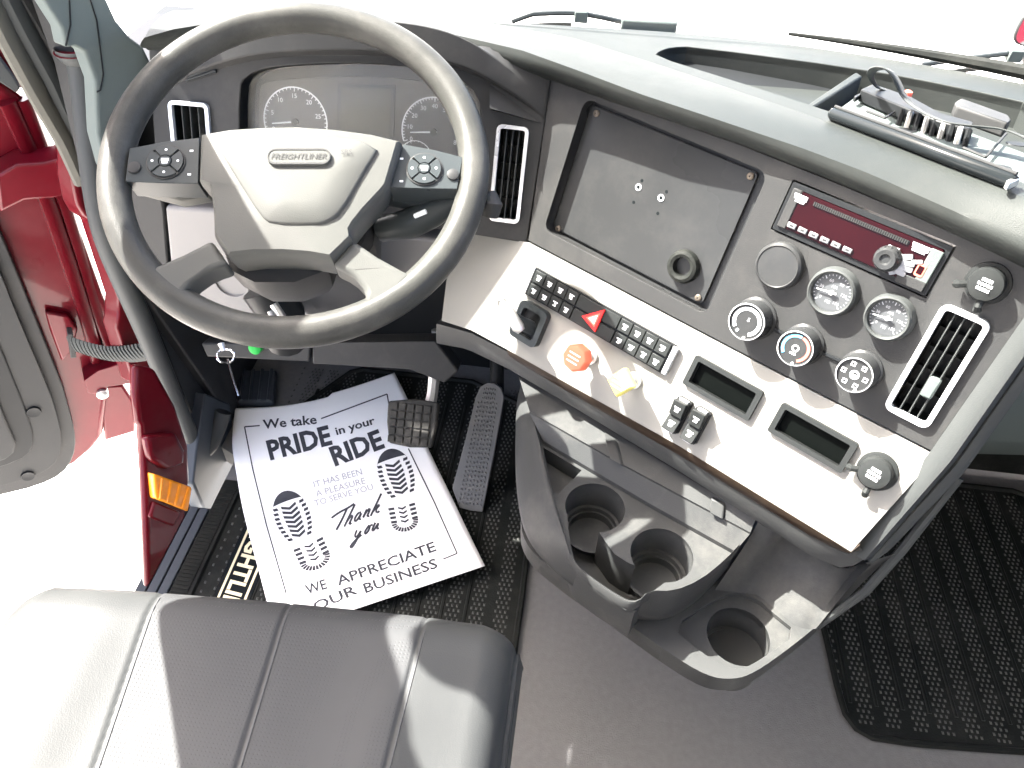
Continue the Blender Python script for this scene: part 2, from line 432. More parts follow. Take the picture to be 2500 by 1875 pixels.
# cluster: recessed box, lens face, dials
clu = MB(); clu.prism(FI, clus, -.055, -.001, cap1=False)
clu = clu.build('instrument_cluster', 'black', dash)
FC = Fr(FI.pt(0, 0, -.035), FI.n, FI.x)
face = smooth_poly(FC.poly([(632, 420), (632, 225), (640, 204), (680, 194), (800, 187), (920, 187), (1030, 196), (1120, 216), (1150, 250), (1155, 420)]), 1)
g = MB(); g.prism(FC, face, -.004, 0); g.build('dial_plate', 'cluster', clu, bevel=.001)
def arcdial(cpx, rpx, n, labels, needle_ang, a0=200, a1=-20, name='dial'):
    c = FC.loc(*cpx); e = FC.loc(cpx[0]+rpx, cpx[1]); r = math.hypot(e[0]-c[0], e[1]-c[1])
    g = MB(); h = .0012
    g.prism(FC, circ(*c, r*.98, 40), .0002, .0008, m=0)
    K = 60
    for i in range(K):
        t0 = R_(a0+(a1-a0)*i/K); t1 = R_(a0+(a1-a0)*(i+1)/K)
        p = [(c[0]+q*math.cos(t), c[1]+q*math.sin(t)) for q, t in ((r*.96, t0), (r*.96, t1), (r*1.0, t1), (r*1.0, t0))]
        g.add([FC.pt(*x, h) for x in p], [(0, 1, 2, 3)], 1)
    for i in range(n+1):
        t = R_(a0+(a1-a0)*i/n); ln = .86 if i % 5 == 0 else .91; wd = r*.012
        dx, dy = math.cos(t), math.sin(t)
        p = [(c[0]+dx*r*ln-dy*wd, c[1]+dy*r*ln+dx*wd), (c[0]+dx*r*.97-dy*wd, c[1]+dy*r*.97+dx*wd), (c[0]+dx*r*.97+dy*wd, c[1]+dy*r*.97-dx*wd), (c[0]+dx*r*ln+dy*wd, c[1]+dy*r*ln-dx*wd)]
        g.add([FC.pt(*x, h) for x in p], [(0, 1, 2, 3)], 1)
    for i, s_ in enumerate(labels):
        t = R_(a0+(a1-a0)*i/(len(labels)-1))
        g.ftext(s_, FC, c[0]+math.cos(t)*r*.74, c[1]+math.sin(t)*r*.74, r*.13, h, 1)
    t = R_(needle_ang); dx, dy = math.cos(t), math.sin(t)
    g.tube([FC.pt(c[0]-dx*r*.1, c[1]-dy*r*.1, .004), FC.pt(c[0]+dx*r*.72, c[1]+dy*r*.72, .004)], [r*.03, r*.018], 6, 1)
    g.lathe(FC, c, [(r*.1, .001), (r*.1, .006)], 16, 2)
    g.build(name, ['dial', 'icon', 'black'], clu)
arcdial((722, 297), 78, 30, ['0', '5', '10', '15', '20', '25', '30'], 188, 200, -20, 'tachometer')
arcdial((1060, 322), 80, 40, ['0', '10', '20', '30', '40', '50', '60', '70', '80'], 185, 200, -20, 'speedometer')
arcdial((1015, 385), 40, 12, ['E', 'F'], 120, 180, 10, 'fuel_gauge')
q = FC.poly([(826, 203), (966, 208), (962, 345), (822, 345)])
g = MB(); g.prism(FC, q, .0003, .0025); q2 = FC.poly([(834, 212), (956, 216), (952, 345), (830, 345)]); g.prism(FC, q2, .0026, .003, m=1)
g.build('driver_display', ['panel', 'lcd'], clu, bevel=.001)
lens = MB(); lens.prism(FI, [((a-sum(p[0] for p in clus)/len(clus))*.985+sum(p[0] for p in clus)/len(clus), (b-sum(p[1] for p in clus)/len(clus))*.985+sum(p[1] for p in clus)/len(clus)) for a, b in clus], -.0225, -.022); lens.build('dusty_lens', 'dusty_glass', clu)
# --- air vents
def vent(fr, px, slats, fw, name='air_vent', depth=.035, along=True, tab=None):
    "white frame, dark box, thin vanes"
    pt = fr.poly(px); e = MB()
    cx = sum(p[0] for p in pt)/4; cy = sum(p[1] for p in pt)/4
    W = (math.dist(pt[0], pt[1])+math.dist(pt[2], pt[3]))/2; H = (math.dist(pt[1], pt[2])+math.dist(pt[3], pt[0]))/2
    rot = math.atan2(pt[1][1]-pt[0][1], pt[1][0]-pt[0][0])
    rot2 = math.atan2(pt[0][1]-pt[3][1], pt[0][0]-pt[3][0])-math.pi/2
    lf = Fr(fr.pt(cx, cy), fr.n, fr.x*math.cos((rot+rot2)/2)+fr.y*math.sin((rot+rot2)/2))
    o = MB(); o.prism(lf, rrect(0, 0, W, H, fw*1.6), -.002, .006, holes=[rrect(0, 0, W-2*fw, H-2*fw, fw*.7)])
    o = o.build(name, 'silver', dash, bevel=.0015, seg=3)
    b = MB(); b.prism(lf, rrect(0, 0, W-1.8*fw, H-1.8*fw, fw*.7), -depth, -.001, cap1=False); b.build('vent_box', 'black', o)
    for i in range(slats):
        x = (-.5+(i+1)/(slats+1))*(W-2*fw)
        s_ = MB(); s_.box(lf, x-.0008, x+.0008, -(H/2-fw*1.2), H/2-fw*1.2, -.02, .0005); s_.build('vane', 'trim', o, bevel=.0006)
    for i in range(4):
        y = (-.5+(i+1)/5)*(H-2*fw)
        s_ = MB(); s_.box(lf, -(W/2-fw*1.1), W/2-fw*1.1, y-.001, y+.001, -.032, -.021); s_.build('rear_vane', 'black', o)
    if tab:
        s_ = MB(); a = (-.5+tab[0])*(W-2*fw); s_.box(lf, a-.006, a+.006, tab[1]*H-.012, tab[1]*H+.012, -.006, .006); s_.build('vent_tab', 'pillar', o, bevel=.002)
    return o
vent(FI, [(416, 246), (513, 250), (520, 400), (425, 400)], 3, .0055)
vent(FI, [(1212, 300), (1293, 312), (1268, 545), (1196, 538)], 3, .0052)
# demister slot high on the left of the panel
g = MB(); q = FI.poly([(470, 178), (530, 146), (530, 178), (455, 200)])
g.prism(FI, q, .0005, .004, m=0)
dm = g.build('demister_slot', 'black', dash)
for i in range(3):
    t = (i+.5)/3; a = V((*q[0], 0)).lerp(V((*q[3], 0)), t); b = V((*q[1], 0)).lerp(V((*q[2], 0)), t)
    s_ = MB(); s_.tube([FI.pt(a.x, a.y, .005), FI.pt(b.x, b.y, .005)], .0012, 6); s_.build('vane', 'trim', dm)
# facet beside the right hand vent
g = MB(); fa = [FI.loc(*p) for p in ((1196, 205), (1335, 215), (1322, 300), (1200, 262))]
g.add([FI.pt(*fa[0], .004), FI.pt(*fa[1], .004), FI.pt(*fa[2], .001), FI.pt(*fa[3], .02), FI.pt(fa[3][0], fa[3][1]-.004, .001)], [(0, 1, 2, 3), (3, 2, 4), (0, 3, 4)])
g.build('panel_facet', 'panel', dash, smooth=False)

# --- centre panel
bpx = [(1346, 191), (1491, 243), (1632, 294), (1800, 351), (2021, 439), (2211, 518), (2500, 648), (2560, 690), (2273, 1100), (1800, 855), (1500, 697), (1290, 587)]
rec = [(1428, 243), (1878, 418), (1724, 768), (1326, 562)]
def quadrr(fr, px, r, grow=0):
    pt = fr.poly(px); cx = sum(p[0] for p in pt)/4; cy = sum(p[1] for p in pt)/4
    W = (math.dist(pt[0], pt[1])+math.dist(pt[2], pt[3]))/2+grow; H = (math.dist(pt[1], pt[2])+math.dist(pt[3], pt[0]))/2+grow
    return rrect(cx, cy, W, H, r), (cx, cy, W, H)
rec_o, RC = quadrr(FB, rec, .014)
radio_px = [(1934.8, 440.1), (2334.2, 598.3), (2262.5, 726.9), (1882.9, 560.3)]
rad_o, RD = quadrr(FB, radio_px, .002)
ven_px = [(2306.8, 737.5), (2427, 788), (2264.6, 1049.6), (2157, 990.5)]
ven_o, VN = quadrr(FB, ven_px, .006, -.008)
rad_h, _ = quadrr(FB, radio_px, .002, .001)
g = MB(); g.prism(FB, FB.poly(bpx), -.012, 0, holes=[rec_o, rad_h, ven_o])
g.build('centre_panel', 'panel', dash, bevel=.003, seg=3)
g = MB(); g.prism(FB, rec_o, -.021, -.003, cap1=False); g.build('panel_recess', 'panel_smooth', dash)
FP = Fr(FB.pt(0, 0, -.019), FB.n, FB.x)
pl_o, PL = quadrr(FP, [(1446, 256), (1856, 423), (1714, 744), (1356, 553)], .006)
g = MB()
tiny = [((1560, 460), .0045), ((1613, 484), .0045)]
g.prism(FP, pl_o, 0, .003)
plate = g.build('blanking_plate', 'panel_smooth', dash, bevel=.0012)
for p in ((1457, 277), (1833, 430), (1364, 558), (1705, 727)):
    c = FP.loc(*p, .003); s_ = MB(); s_.lathe(FP, c, [(.0046, .003), (.0046, .005), (.003, .0062), (.0012, .0062), (.0010, .0048)], 16); s_.build('screw', 'screw', plate)
for p in ((1559, 457), (1614, 483)):
    c = FP.loc(*p, .003); s_ = MB(); s_.lathe(FP, c, [(.0048, .003), (.0048, .0038), (.0026, .0038), (.0026, .0031)], 18, 0, caps=False); s_.lathe(FP, c, [(.0026, .0031), (.0025, .0033)], 14, 1); s_.build('rivet_hole', ['silver', 'gloss_black'], plate)
for p in ((1567, 441), (1627, 468), (1547, 494), (1606, 521)):
    c = FP.loc(*p, .003); s_ = MB(); s_.lathe(FP, c, [(.0022, .003), (.0021, .0033)], 12, 1); s_.build('screw_hole', ['silver', 'gloss_black'], plate)
c = FP.loc(1671, 650, .004)
s_ = MB(); s_.lathe(FP, c, [(.0215, .002), (.0225, .006), (.0205, .013), (.0165, .0145), (.0125, .013), (.0118, .0), (.0118, -.02)], 36, 0, caps=False)
s_.lathe(FP, c, [(.0116, -.012), (.0110, -.0121)], 24, 1)
s_.build('cable_grommet', ['rubber', 'black'], plate)

# --- radio: its own box in the slot
radio = thing('car_radio', 'dark red car radio with silver buttons in the centre panel', 'radio')
cx, cy, W, H = RD
RF = Fr(FB.pt(cx, cy), FB.n, FB.x)
W -= .003; H -= .003
g = MB(); g.prism(RF, rrect(0, 0, W, H, .002), -.03, .002, holes=[rrect(0, 0, W-.010, H-.012, .002)]); g.build('radio_frame', 'black', radio, bevel=.001)
w2, h2 = W-.011, H-.013
g = MB(); g.prism(RF, rrect(0, 0, w2, h2, .003), -.025, .004); g.build('faceplate', 'radio', radio, bevel=.0015)
g = MB(); g.box(RF, -w2/2-.001, -w2/2+.010, -h2/2-.001, h2/2+.001, .0, .0052); g.build('side_grip', 'panel', radio, bevel=.001)
g = MB(); g.box(RF, w2/2-.012, w2/2+.001, -h2/2-.001, h2/2*.9, .0, .0052); g.build('side_grip', 'pillar', radio, bevel=.001)
g = MB(); g.box(RF, w2*.33, w2/2+.001, -h2/2-.004, -h2/2+.007, .0, .006); g.build('release_plate', 'panel', radio, bevel=.001)
g = MB(); g.box(RF, -w2*.34, w2*.30, h2*.30, h2*.40, .004, .0048)
for i in range(44):
    a = -w2*.34+w2*.64*i/44; g.box(RF, a, a+.0012, h2*.30, h2*.40, .0048, .0056, 1)
g.build('disc_slot', ['black', 'panel'], radio)
for i in range(6):
    a = -w2*.41+i*w2*.0795; s_ = MB(); s_.box(RF, a-.0055, a+.0055, -h2*.44, -h2*.30, .004, .0062); s_.quad(RF, a-.002, a+.002, -h2*.39, -h2*.35, .0064, 1); s_.build('preset_button', ['silver_dim', 'panel'], radio, bevel=.0012)
c = (w2*.235, -h2*.17)
s_ = MB(); s_.lathe(RF, c, [(.0145, .004), (.0145, .008), (.0135, .013), (.0115, .018), (.0105, .019), (.006, .0185), (.004, .0165)], 30); s_.build('volume_knob', 'panel_smooth', radio, ang=25)
for i in range(12):
    t = i*math.pi/6; s_ = MB(); s_.lathe(RF, (c[0]+.0128*math.cos(t), c[1]+.0128*math.sin(t)), [(.0012, .006), (.0012, .0145)], 6); s_.build('knob_rib', 'black', radio)
for i, (a, b, ww, hh, rt) in enumerate([(.325, .03, .014, .006, 25), (.345, -.10, .017, .006, 15), (.355, -.23, .015, .0055, 10), (.335, -.36, .013, .0055, 0), (.285, -.36, .007, .012, 35), (.395, .02, .012, .0045, 25)]):
    s_ = MB(); s_.prism(RF, rrect(a*w2, b*h2, ww, hh, .0015, 3, R_(rt)), .004, .0064); s_.build('side_button', 'silver_dim', radio, bevel=.0008)
s_ = MB(); s_.prism(RF, rrect(w2*.435, -h2*.12, .009, .014, .002), .004, .0058); s_.prism(RF, rrect(w2*.435, -h2*.12, .006, .009, .001), .0058, .0061, m=1); s_.build('source_button', ['warm', 'radio'], radio, bevel=.0006)
s_ = MB()
for a, b, ww in ((-.435, .40, .016), (-.432, .33, .015), (-.430, .26, .011), (.375, .40, .019), (.375, .33, .017), (.372, .265, .014), (.235, .12, .012)):
    s_ = MB(); s_.quad(RF, a*w2-ww/2, a*w2+ww/2, b*h2-.0013, b*h2+.0013, .0056); s_.build('printed_mark', 'icon', radio)

# --- round gauges and blank
def gauge(px, rpx, blank=False, ang=0):
    c = FB.loc(*px, .008); e = FB.loc(px[0]+rpx, px[1], .008); r = math.hypot(e[0]-c[0], e[1]-c[1])
    g = MB()
    if blank:
        g.lathe(FB, c, [(r, .0), (r, .006), (r*.96, .010), (r*.86, .0125), (r*.82, .0115), (r*.4, .012), (.0005, .012)], 44)
        return g.build('gauge_blank', 'panel_smooth', dash, ang=30)
    g.lathe(FB, c, [(r*1.06, 0), (r*1.05, .003), (r, .0075), (r*.98, .012), (r*.90, .0145), (r*.82, .013), (r*.80, .008)], 44, 0, caps=False)
    o = g.build('gauge', 'trim', dash, ang=30)
    g = MB(); g.prism(FB, circ(*c, r*.81, 40), .004, .0075); g.build('gauge_face', 'dial', o)
    g = MB(); h = .0078
    for i in range(25):
        t = R_(225-270*i/24); ln = .62 if i % 4 == 0 else .69; dx, dy = math.cos(t), math.sin(t); wd = r*(.02 if i % 4 == 0 else .012)
        p = [(c[0]+dx*r*ln-dy*wd, c[1]+dy*r*ln+dx*wd), (c[0]+dx*r*.76-dy*wd, c[1]+dy*r*.76+dx*wd), (c[0]+dx*r*.76+dy*wd, c[1]+dy*r*.76-dx*wd), (c[0]+dx*r*ln+dy*wd, c[1]+dy*r*ln-dx*wd)]
        g.add([FB.pt(*x, h) for x in p], [(0, 1, 2, 3)])
    for i, s_ in enumerate(['0', '30', '60', '90', '120', '150']):
        t = R_(225-270*i/5); g.ftext(s_, FB, c[0]+math.cos(t)*r*.50, c[1]+math.sin(t)*r*.50, r*.13, h)
    g.ftext('AIR', FB, c[0], c[1]+r*.25, r*.12, h); g.ftext('PSI', FB, c[0], c[1]-r*.42, r*.13, h, bold=.01)
    g.build('gauge_marks', 'icon_dim', o)
    g = MB(); t = R_(ang); dx, dy = math.cos(t), math.sin(t)
    g.tube([FB.pt(c[0]-dx*r*.2, c[1]-dy*r*.2, .0105), FB.pt(c[0]+dx*r*.62, c[1]+dy*r*.62, .0105)], [r*.04, r*.02], 6)
    g.lathe(FB, c, [(r*.09, .008), (r*.09, .012)], 14); g.build('needle', 'white', o)
    return o
gauge((1900, 650), 60, True)
gauge((2031, 714), 62, ang=188); gauge((2168, 777), 62, ang=188)
# --- climate knobs
def knob(px, rpx, kind):
    H = .030
    c = FB.loc(*px, H); e = FB.loc(px[0]+rpx, px[1], H); r = math.hypot(e[0]-c[0], e[1]-c[1])
    g = MB(); g.lathe(FB, c, [(r*1.16, 0), (r*1.16, .003), (r*1.04, .005), (r*1.02, H-.006), (r, H-.001), (r*.96, H), (r*.90, H-.0008), (r*.88, H-.002), (.0005, H-.002)], 44)
    o = g.build('climate_knob', 'panel_smooth', dash, ang=30)
    g = MB()
    for i in range(44):
        t0, t1 = 2*math.pi*i/44, 2*math.pi*(i+1)/44
        g.add([FB.pt(c[0]+q*math.cos(t), c[1]+q*math.sin(t), h) for q, t, h in ((r*.93, t0, H+.0006), (r*.93, t1, H+.0006), (r*.985, t1, H+.0002), (r*.985, t0, H+.0002))], [(0, 1, 2, 3)])
    g.build('knob_ring', 'silver', o)
    g = MB(); h = H-.0014
    def arc(a0, a1, r0, r1, m, n=24):
        for i in range(n):
            t0, t1 = R_(a0+(a1-a0)*i/n), R_(a0+(a1-a0)*(i+1)/n)
            f0, f1 = (i/n, (i+1)/n)
            g.add([FB.pt(c[0]+q*r*math.cos(t), c[1]+q*r*math.sin(t), h) for q, t in ((r0, t0), (r0, t1), (r1, t1), (r1, t0))], [(0, 1, 2, 3)], m)
    if kind == 0: arc(225, -60, .60, .78, 0); g.ftext('5', FB, c[0]+r*.05, c[1]+r*.14, r*.2, h, 0); arc(240, 250, .6, .78, 0, 3)
    if kind == 1: arc(225, 85, .62, .78, 1); arc(80, -60, .62, .78, 2); arc(0, 360, .12, .2, 0); g.quad(FB, c[0]-r*.2, c[0]+r*.15, c[1]-r*.38, c[1]-r*.28, h, 0)
    if kind == 2:
        for k in range(6):
            t = R_(120-60*k); a, b = c[0]+math.cos(t)*r*.62, c[1]+math.sin(t)*r*.62; s_ = r*.13
            g.prism(FB, [(a-s_, b-s_), (a+s_, b-s_), (a+s_, b+s_), (a-s_, b+s_)], h-.0001, h, holes=[[(a-s_*.6, b-s_*.6), (a+s_*.6, b-s_*.6), (a+s_*.7, b+s_*.3), (a-s_*.6, b+s_*.6)]])
        arc(0, 360, .16, .26, 0); g.quad(FB, c[0]-r*.2, c[0]+r*.2, c[1]-r*.08, c[1]+r*.02, h+.0002, 0)
    g.build('knob_marks', ['icon', 'blue', 'warm'], o)
    g = MB(); t = R_(-75 if kind != 2 else -60); g.lathe(FB, (c[0]+r*.86*math.cos(t), c[1]+r*.86*math.sin(t)), [(.0018, H-.001), (.0018, H+.001)], 10); g.build('pointer_dot', 'white', o)
    return c, r
ks = [knob((1822, 786), 46, 0), knob((1941, 851), 46, 1), knob((2085, 916), 48, 2)]
for (a, ra), (b, rb_) in zip(ks, ks[1:]):
    g = MB(); d = V((b[0]-a[0], b[1]-a[1])).normalized(); p = V(a)+d*ra*1.15; q = V(b)-d*rb_*1.15
    g.tube([FB.pt(*p, .001), FB.pt(*q, .001)], .0025, 6); g.build('joining_groove', 'black', dash)
vent(FB, ven_px, 3, .0058, tab=(.66, -.17))
# --- power socket caps
def socket(fr, px, r, loops):
    c = fr.loc(*px, .012); g = MB()
    g.lathe(fr, c, [(r*1.25, 0), (r*1.22, .003), (r, .004), (r, .014), (r*.92, .0175), (r*.5, .019), (.0005, .0195)], 32)
    o = g.build('power_socket_cap', 'bezel', dash, ang=35)
    for i, t in enumerate(loops):
        d = (math.cos(R_(t)), math.sin(R_(t))); s_ = MB()
        s_.tube([fr.pt(c[0]+d[0]*r*.9, c[1]+d[1]*r*.9, .010), fr.pt(c[0]+d[0]*r*1.35, c[1]+d[1]*r*1.35, .013), fr.pt(c[0]+d[0]*r*1.6, c[1]+d[1]*r*1.6, .008)], [.0035, .004, .0045], 8)
        s_.build('cap_tab', 'bezel', o)
    s_ = MB()
    for k, wd in enumerate((.55, .8, .7)):
        for j in range(5):
            a = c[0]+(-wd/2+wd*(j+.5)/5)*r*1.1; b = c[1]+(.28-.28*k)*r; s_.quad(fr, a-r*.06, a+r*.05, b-r*.09, b+r*.09, .0199)
    s_.build('cap_lettering', 'icon', o)
socket(FB, (2408, 694), .0175, (205, 280))
socket(FWp, (2137, 1155), .0185, (200, 275))

# --- pale switch panel
wpx = [(1290, 592), (1500, 702), (1800, 860), (2287, 1113), (2078, 1347), (1660, 1090), (1400, 945), (1237, 853), (1150, 806), (1078, 783), (1088, 700), (1105, 560)]
dq = [[(1703, 865), (1865.8, 955.5), (1831.5, 1027.8), (1668.7, 935.6)], [(1912.8, 980.8), (2097.3, 1082), (2057.5, 1156.2), (1876.7, 1049.5)]]
sw_px = [(1309.7, 654.2), (1656.3, 841), (1629, 910), (1282.6, 720.6)]
hs = []
for q in dq: hs.append(quadrr(FWp, q, .002, -.010)[0])
g = MB(); g.prism(FWp, FWp.poly(wpx), -.012, 0, holes=hs)
g.build('switch_panel', 'light', dash, bevel=.002)
for q in dq:
    o_, (cx, cy, W, H) = quadrr(FWp, q, .004)
    lf = Fr(FWp.pt(cx, cy), FWp.n, FWp.x)
    g = MB(); g.prism(lf, rrect(0, 0, W, H, .003), -.002, .006, holes=[rrect(0, 0, W-.014, H-.012, .002)])
    d = g.build('blank_display', 'bezel', dash, bevel=.0025, seg=3)
    g = MB(); g.prism(lf, rrect(0, 0, W-.016, H-.012, .002), -.020, .004, cap1=False); g.build('display_well', 'bezel', d)
    g = MB(); g.prism(lf, rrect(0, 0, W-.0145, H-.0125, .001), -.021, -.003); g.build('display_screen', 'screen_green', d)
# switch bank
o_, (cx, cy, W, H) = quadrr(FWp, sw_px, .002)
lf = Fr(FWp.pt(cx, cy), FWp.n, FWp.x)
g = MB(); g.prism(lf, rrect(0, 0, W, H, .002), .0005, .006); bank = g.build('switch_bank', 'black', dash, bevel=.001)
for sx in (-1, 1):
    s_ = MB(); s_.box(lf, sx*W/2-.0035, sx*W/2+.0035, -H/2+.001, H/2-.001, .002, .009); s_.build('end_cap', 'silver', bank, bevel=.001)
def icon(g, fr, a, b, s, h, k):
    rnd = random.Random(k*7+3)
    g.quad(fr, a-s, a+s, b+s*.35, b+s*.75, h, 1); g.quad(fr, a-s*rnd.uniform(.3, .9), a+s*.1, b-s*.3, b+s*.2, h, 1)
    g.quad(fr, a+s*.25, a+s*rnd.uniform(.5, 1), b-s*.5, b+s*.2, h, 1); g.quad(fr, a-s*.7, a+s*.6, b-s*.95, b-s*.6, h, 1)
pw = .0205; x0 = -W/2+.006
cols = [x0+pw*(i+.5) for i in range(4)]+[W/2-.006-pw*(3.5-i) for i in range(4)]
for i, a in enumerate(cols):
    for b0, b1 in ((.0016, H/2-.002), (-H/2+.002, -.0016)):
        s_ = MB(); s_.box(lf, a-pw/2+.0006, a+pw/2-.0006, b0, b1, .004, .0095); icon(s_, lf, a, (b0+b1)/2, .0042, .0097, i*2+(b0 > 0))
        s_.build('rocker_switch', ['bezel', 'icon'], bank, bevel=.0008)
hz0, hz1 = cols[3]+pw/2, cols[4]-pw/2
s_ = MB(); s_.box(lf, hz0+.001, hz1-.001, .0016, H/2-.002, .004, .0095); s_.build('hazard_switch', 'bezel', bank, bevel=.0008)
s_ = MB(); s_.box(lf, hz0+.001, hz1-.001, -H/2+.002, -.0016, .004, .0095); s_.build('hazard_switch', 'bezel', bank, bevel=.0008)
hc = (hz0+hz1)/2
tri = [(hc-.019, -.006), (hc+.010, -.0165), (hc+.010, .0185)]
def sc(t, k): mx_ = sum(p[0] for p in t)/3; my_ = sum(p[1] for p in t)/3; return [(mx_+(a-mx_)*k, my_+(b-my_)*k) for a, b in t]
s_ = MB(); s_.prism(lf, tri, .008, .0125); s_.prism(lf, sc(tri, .62), .0126, .013, m=1); s_.prism(lf, sc(tri, .40), .0131, .0133, m=2)
s_.build('hazard_triangle', ['hazard', 'warm', 'white'], bank, bevel=.0008)
# pair of square switches
for k, px in enumerate([[(1665, 960), (1700, 978), (1655, 1063), (1621, 1046)], [(1708, 985), (1746, 1005), (1703, 1088), (1663, 1068)]]):
    o_, (cx, cy, W, H) = quadrr(FWp, px, .002); l2 = Fr(FWp.pt(cx, cy), FWp.n, FWp.x)
    W, H = .0205, .048
    g = MB(); g.prism(l2, rrect(0, 0, W, H, .002), -.002, .010); p_ = g.build('square_switch', 'black', dash, bevel=.001)
    rows_ = []
    for b0, b1, h0, h1 in ((.0, H/2-.002, .018, .024), (-H/2+.002, -.0005, .020, .013)):
        s_ = MB(); s_.add([l2.pt(a, b, h) for b, h in ((b0, .006), (b0, h0), (b1, h1), (b1, .006)) for a in (-W/2+.0008, W/2-.0008)], [(0, 1, 3, 2), (2, 3, 5, 4), (4, 5, 7, 6), (0, 2, 4, 6), (1, 3, 5, 7)])
        hh = (h0+h1)/2+.0015; 
        fr2 = Fr(l2.pt(0, (b0+b1)/2, (h0+h1)/2+.0004), (l2.n*(b1-b0)-l2.y*(h1-h0)).normalized(), l2.x)
        icon(s_, fr2, 0, 0, .0045, .0004, k*5+1); s_.build('rocker', ['bezel', 'icon'], p_, bevel=.001)
    for b in (H/2-.0015, -H/2+.0015):
        s_ = MB(); s_.box(l2, -W/2+.004, W/2-.004, b-.0018, b+.0018, .008, .0135); s_.build('switch_clip', 'white', p_)
# brake valve knobs
def valve(px, r, m, sides):
    c = FWp.loc(*px, .045); g = MB()
    g.lathe(FWp, c, [(.012, 0), (.012, .004), (.0065, .005), (.0065, .028)], 20)
    o = g.build('valve_stem', 'steel', dash)
    g = MB(); 
    rows_ = [[FWp.pt(c[0]+k*r*math.cos(2*math.pi*i/sides+.2), c[1]+k*r*math.sin(2*math.pi*i/sides+.2), h) for i in range(sides)] for k, h in ((.55, .024), (.9, .027), (1.0, .033), (1.0, .042), (.88, .047), (.5, .0485))]
    g.loft(rows_, 0, True); g.add(rows_[-1], [tuple(range(sides))]); g.add(rows_[0], [tuple(range(sides))])
    k = g.build('valve_knob', m, dash, bevel=.0012, ang=25)
    s_ = MB()
    for j in range(3): s_.quad(FWp, c[0]-r*.45, c[0]+r*.45, c[1]+r*(.3-.3*j)-.001, c[1]+r*(.3-.3*j)+.001, .0489)
    s_.build('knob_print', 'icon', k)
valve((1403, 874), .0205, 'knob_red', 8)
valve((1512, 935), .0205, 'knob_yellow', 4)
# trailer hand valve lever
c = FWp.loc(1299, 790); lf = Fr(FWp.pt(*c), FWp.n, FWp.x)
g = MB(); g.prism(lf, rrect(0, 0, .052, .058, .009), 0, .012, holes=[rrect(0, 0, .034, .040, .005)]); hv = g.build('lever_base', 'pod', dash, bevel=.003, seg=3)
g = MB(); g.prism(lf, rrect(0, 0, .036, .042, .005), -.001, .004); g.build('lever_well', 'black', hv)
g = MB(); g.tube([lf.pt(.004, -.006, .0), lf.pt(-.002, .0, .024), lf.pt(-.010, .006, .040)], [.011, .010, .009], 12); g.build('lever_stem', 'pod', hv)
g = MB(); g.tube([lf.pt(.014, -.004, .044), lf.pt(.008, -.001, .046), lf.pt(-.024, .018, .052), lf.pt(-.032, .023, .053)], [.006, .0095, .0095, .006], 14); g.build('lever_handle', 'steel', hv)
# --- brown strip and grey lower trim under the switch panel
def strip(top, bot, fr_t, ht, fr_b, hb_, name, m, thick=.02, n=40, parent=None, bul=.0015):
    A = resample([fr_t.hit(u, v, ht) for u, v in top], n); B = resample([fr_b.hit(u, v, hb_) for u, v in bot], n)
    nn = [(B[min(i+1, n-1)]-B[max(i-1, 0)]).cross(A[i]-B[i]).normalized() for i in range(n)]
    nn = [q if q.dot(CAM-A[i]) > 0 else -q for i, q in enumerate(nn)]
    g = MB(); g.loft([[a-q*thick for a, q in zip(A, nn)], [a for a in A], [a.lerp(b, .3)+q*bul for a, b, q in zip(A, B, nn)], [a.lerp(b, .75)+q*bul for a, b, q in zip(A, B, nn)], B, [b-q*thick for b, q in zip(B, nn)]])
    return g.build(name, m, parent or dash, ang=50)
strip([(1237, 853), (1400, 946), (1660, 1091), (2078, 1348), (2100, 1330)], [(1248, 874), (1400, 965), (1660, 1113), (1990, 1316), (2060, 1350), (2096, 1344)], FWp, 0, FWp, -.012, 'wood_strip', 'wood', .012)
strip([(1066, 790), (1150, 813), (1245, 862), (1400, 961), (1660, 1109), (1990, 1312), (2055, 1350), (2100, 1335)], [(1066, 838), (1140, 852), (1240, 900), (1400, 994), (1660, 1152), (1985, 1360), (2065, 1392), (2116, 1362)], FWp, -.010, FWp, -.030, 'lower_trim', 'console', .03)
# --- right hand cheek strips of the centre stack
strip([(2556, 694), (2500, 775), (2273, 1100), (2078, 1348)], [(2600, 720), (2545, 805), (2322, 1125), (2110, 1368)], FB, .001, FB, .006, 'side_cheek', 'trim', .02)
strip([(2600, 722), (2546, 808), (2323, 1128), (2112, 1370)], [(2620, 735), (2562, 820), (2336, 1140), (2122, 1384)], FB, -.02, FB, -.03, 'cheek_gap', 'black', .02)
strip([(2612, 735), (2556, 818), (2332, 1138), (2150, 1340), (2122, 1372)], [(2640, 755), (2582, 836), (2352, 1156), (2172, 1344), (2140, 1366)], FB, -.012, FB, -.02, 'side_trim', 'trim', .02)
se0, se1 = FB.hit(2200, 1345, -.03), flat(.345).hit(2014, 1528)
g = MB(); g.tube([FB.hit(2340, 1165, -.04), se0.lerp(se1, .0), se0.lerp(se1, .5)+V((.006, 0, 0)), se1+V((-.006, .004, -.01))], [.006, .006, .006, .005], 8); g.build('side_edge', 'trim', dash)

g = MB(); g.box(Z0, -.79, .44, 1.125, 1.37, .60, .80); g.build('dash_light_block', 'black', dash)  # hidden box added to stop sun leaking through the hollow dash

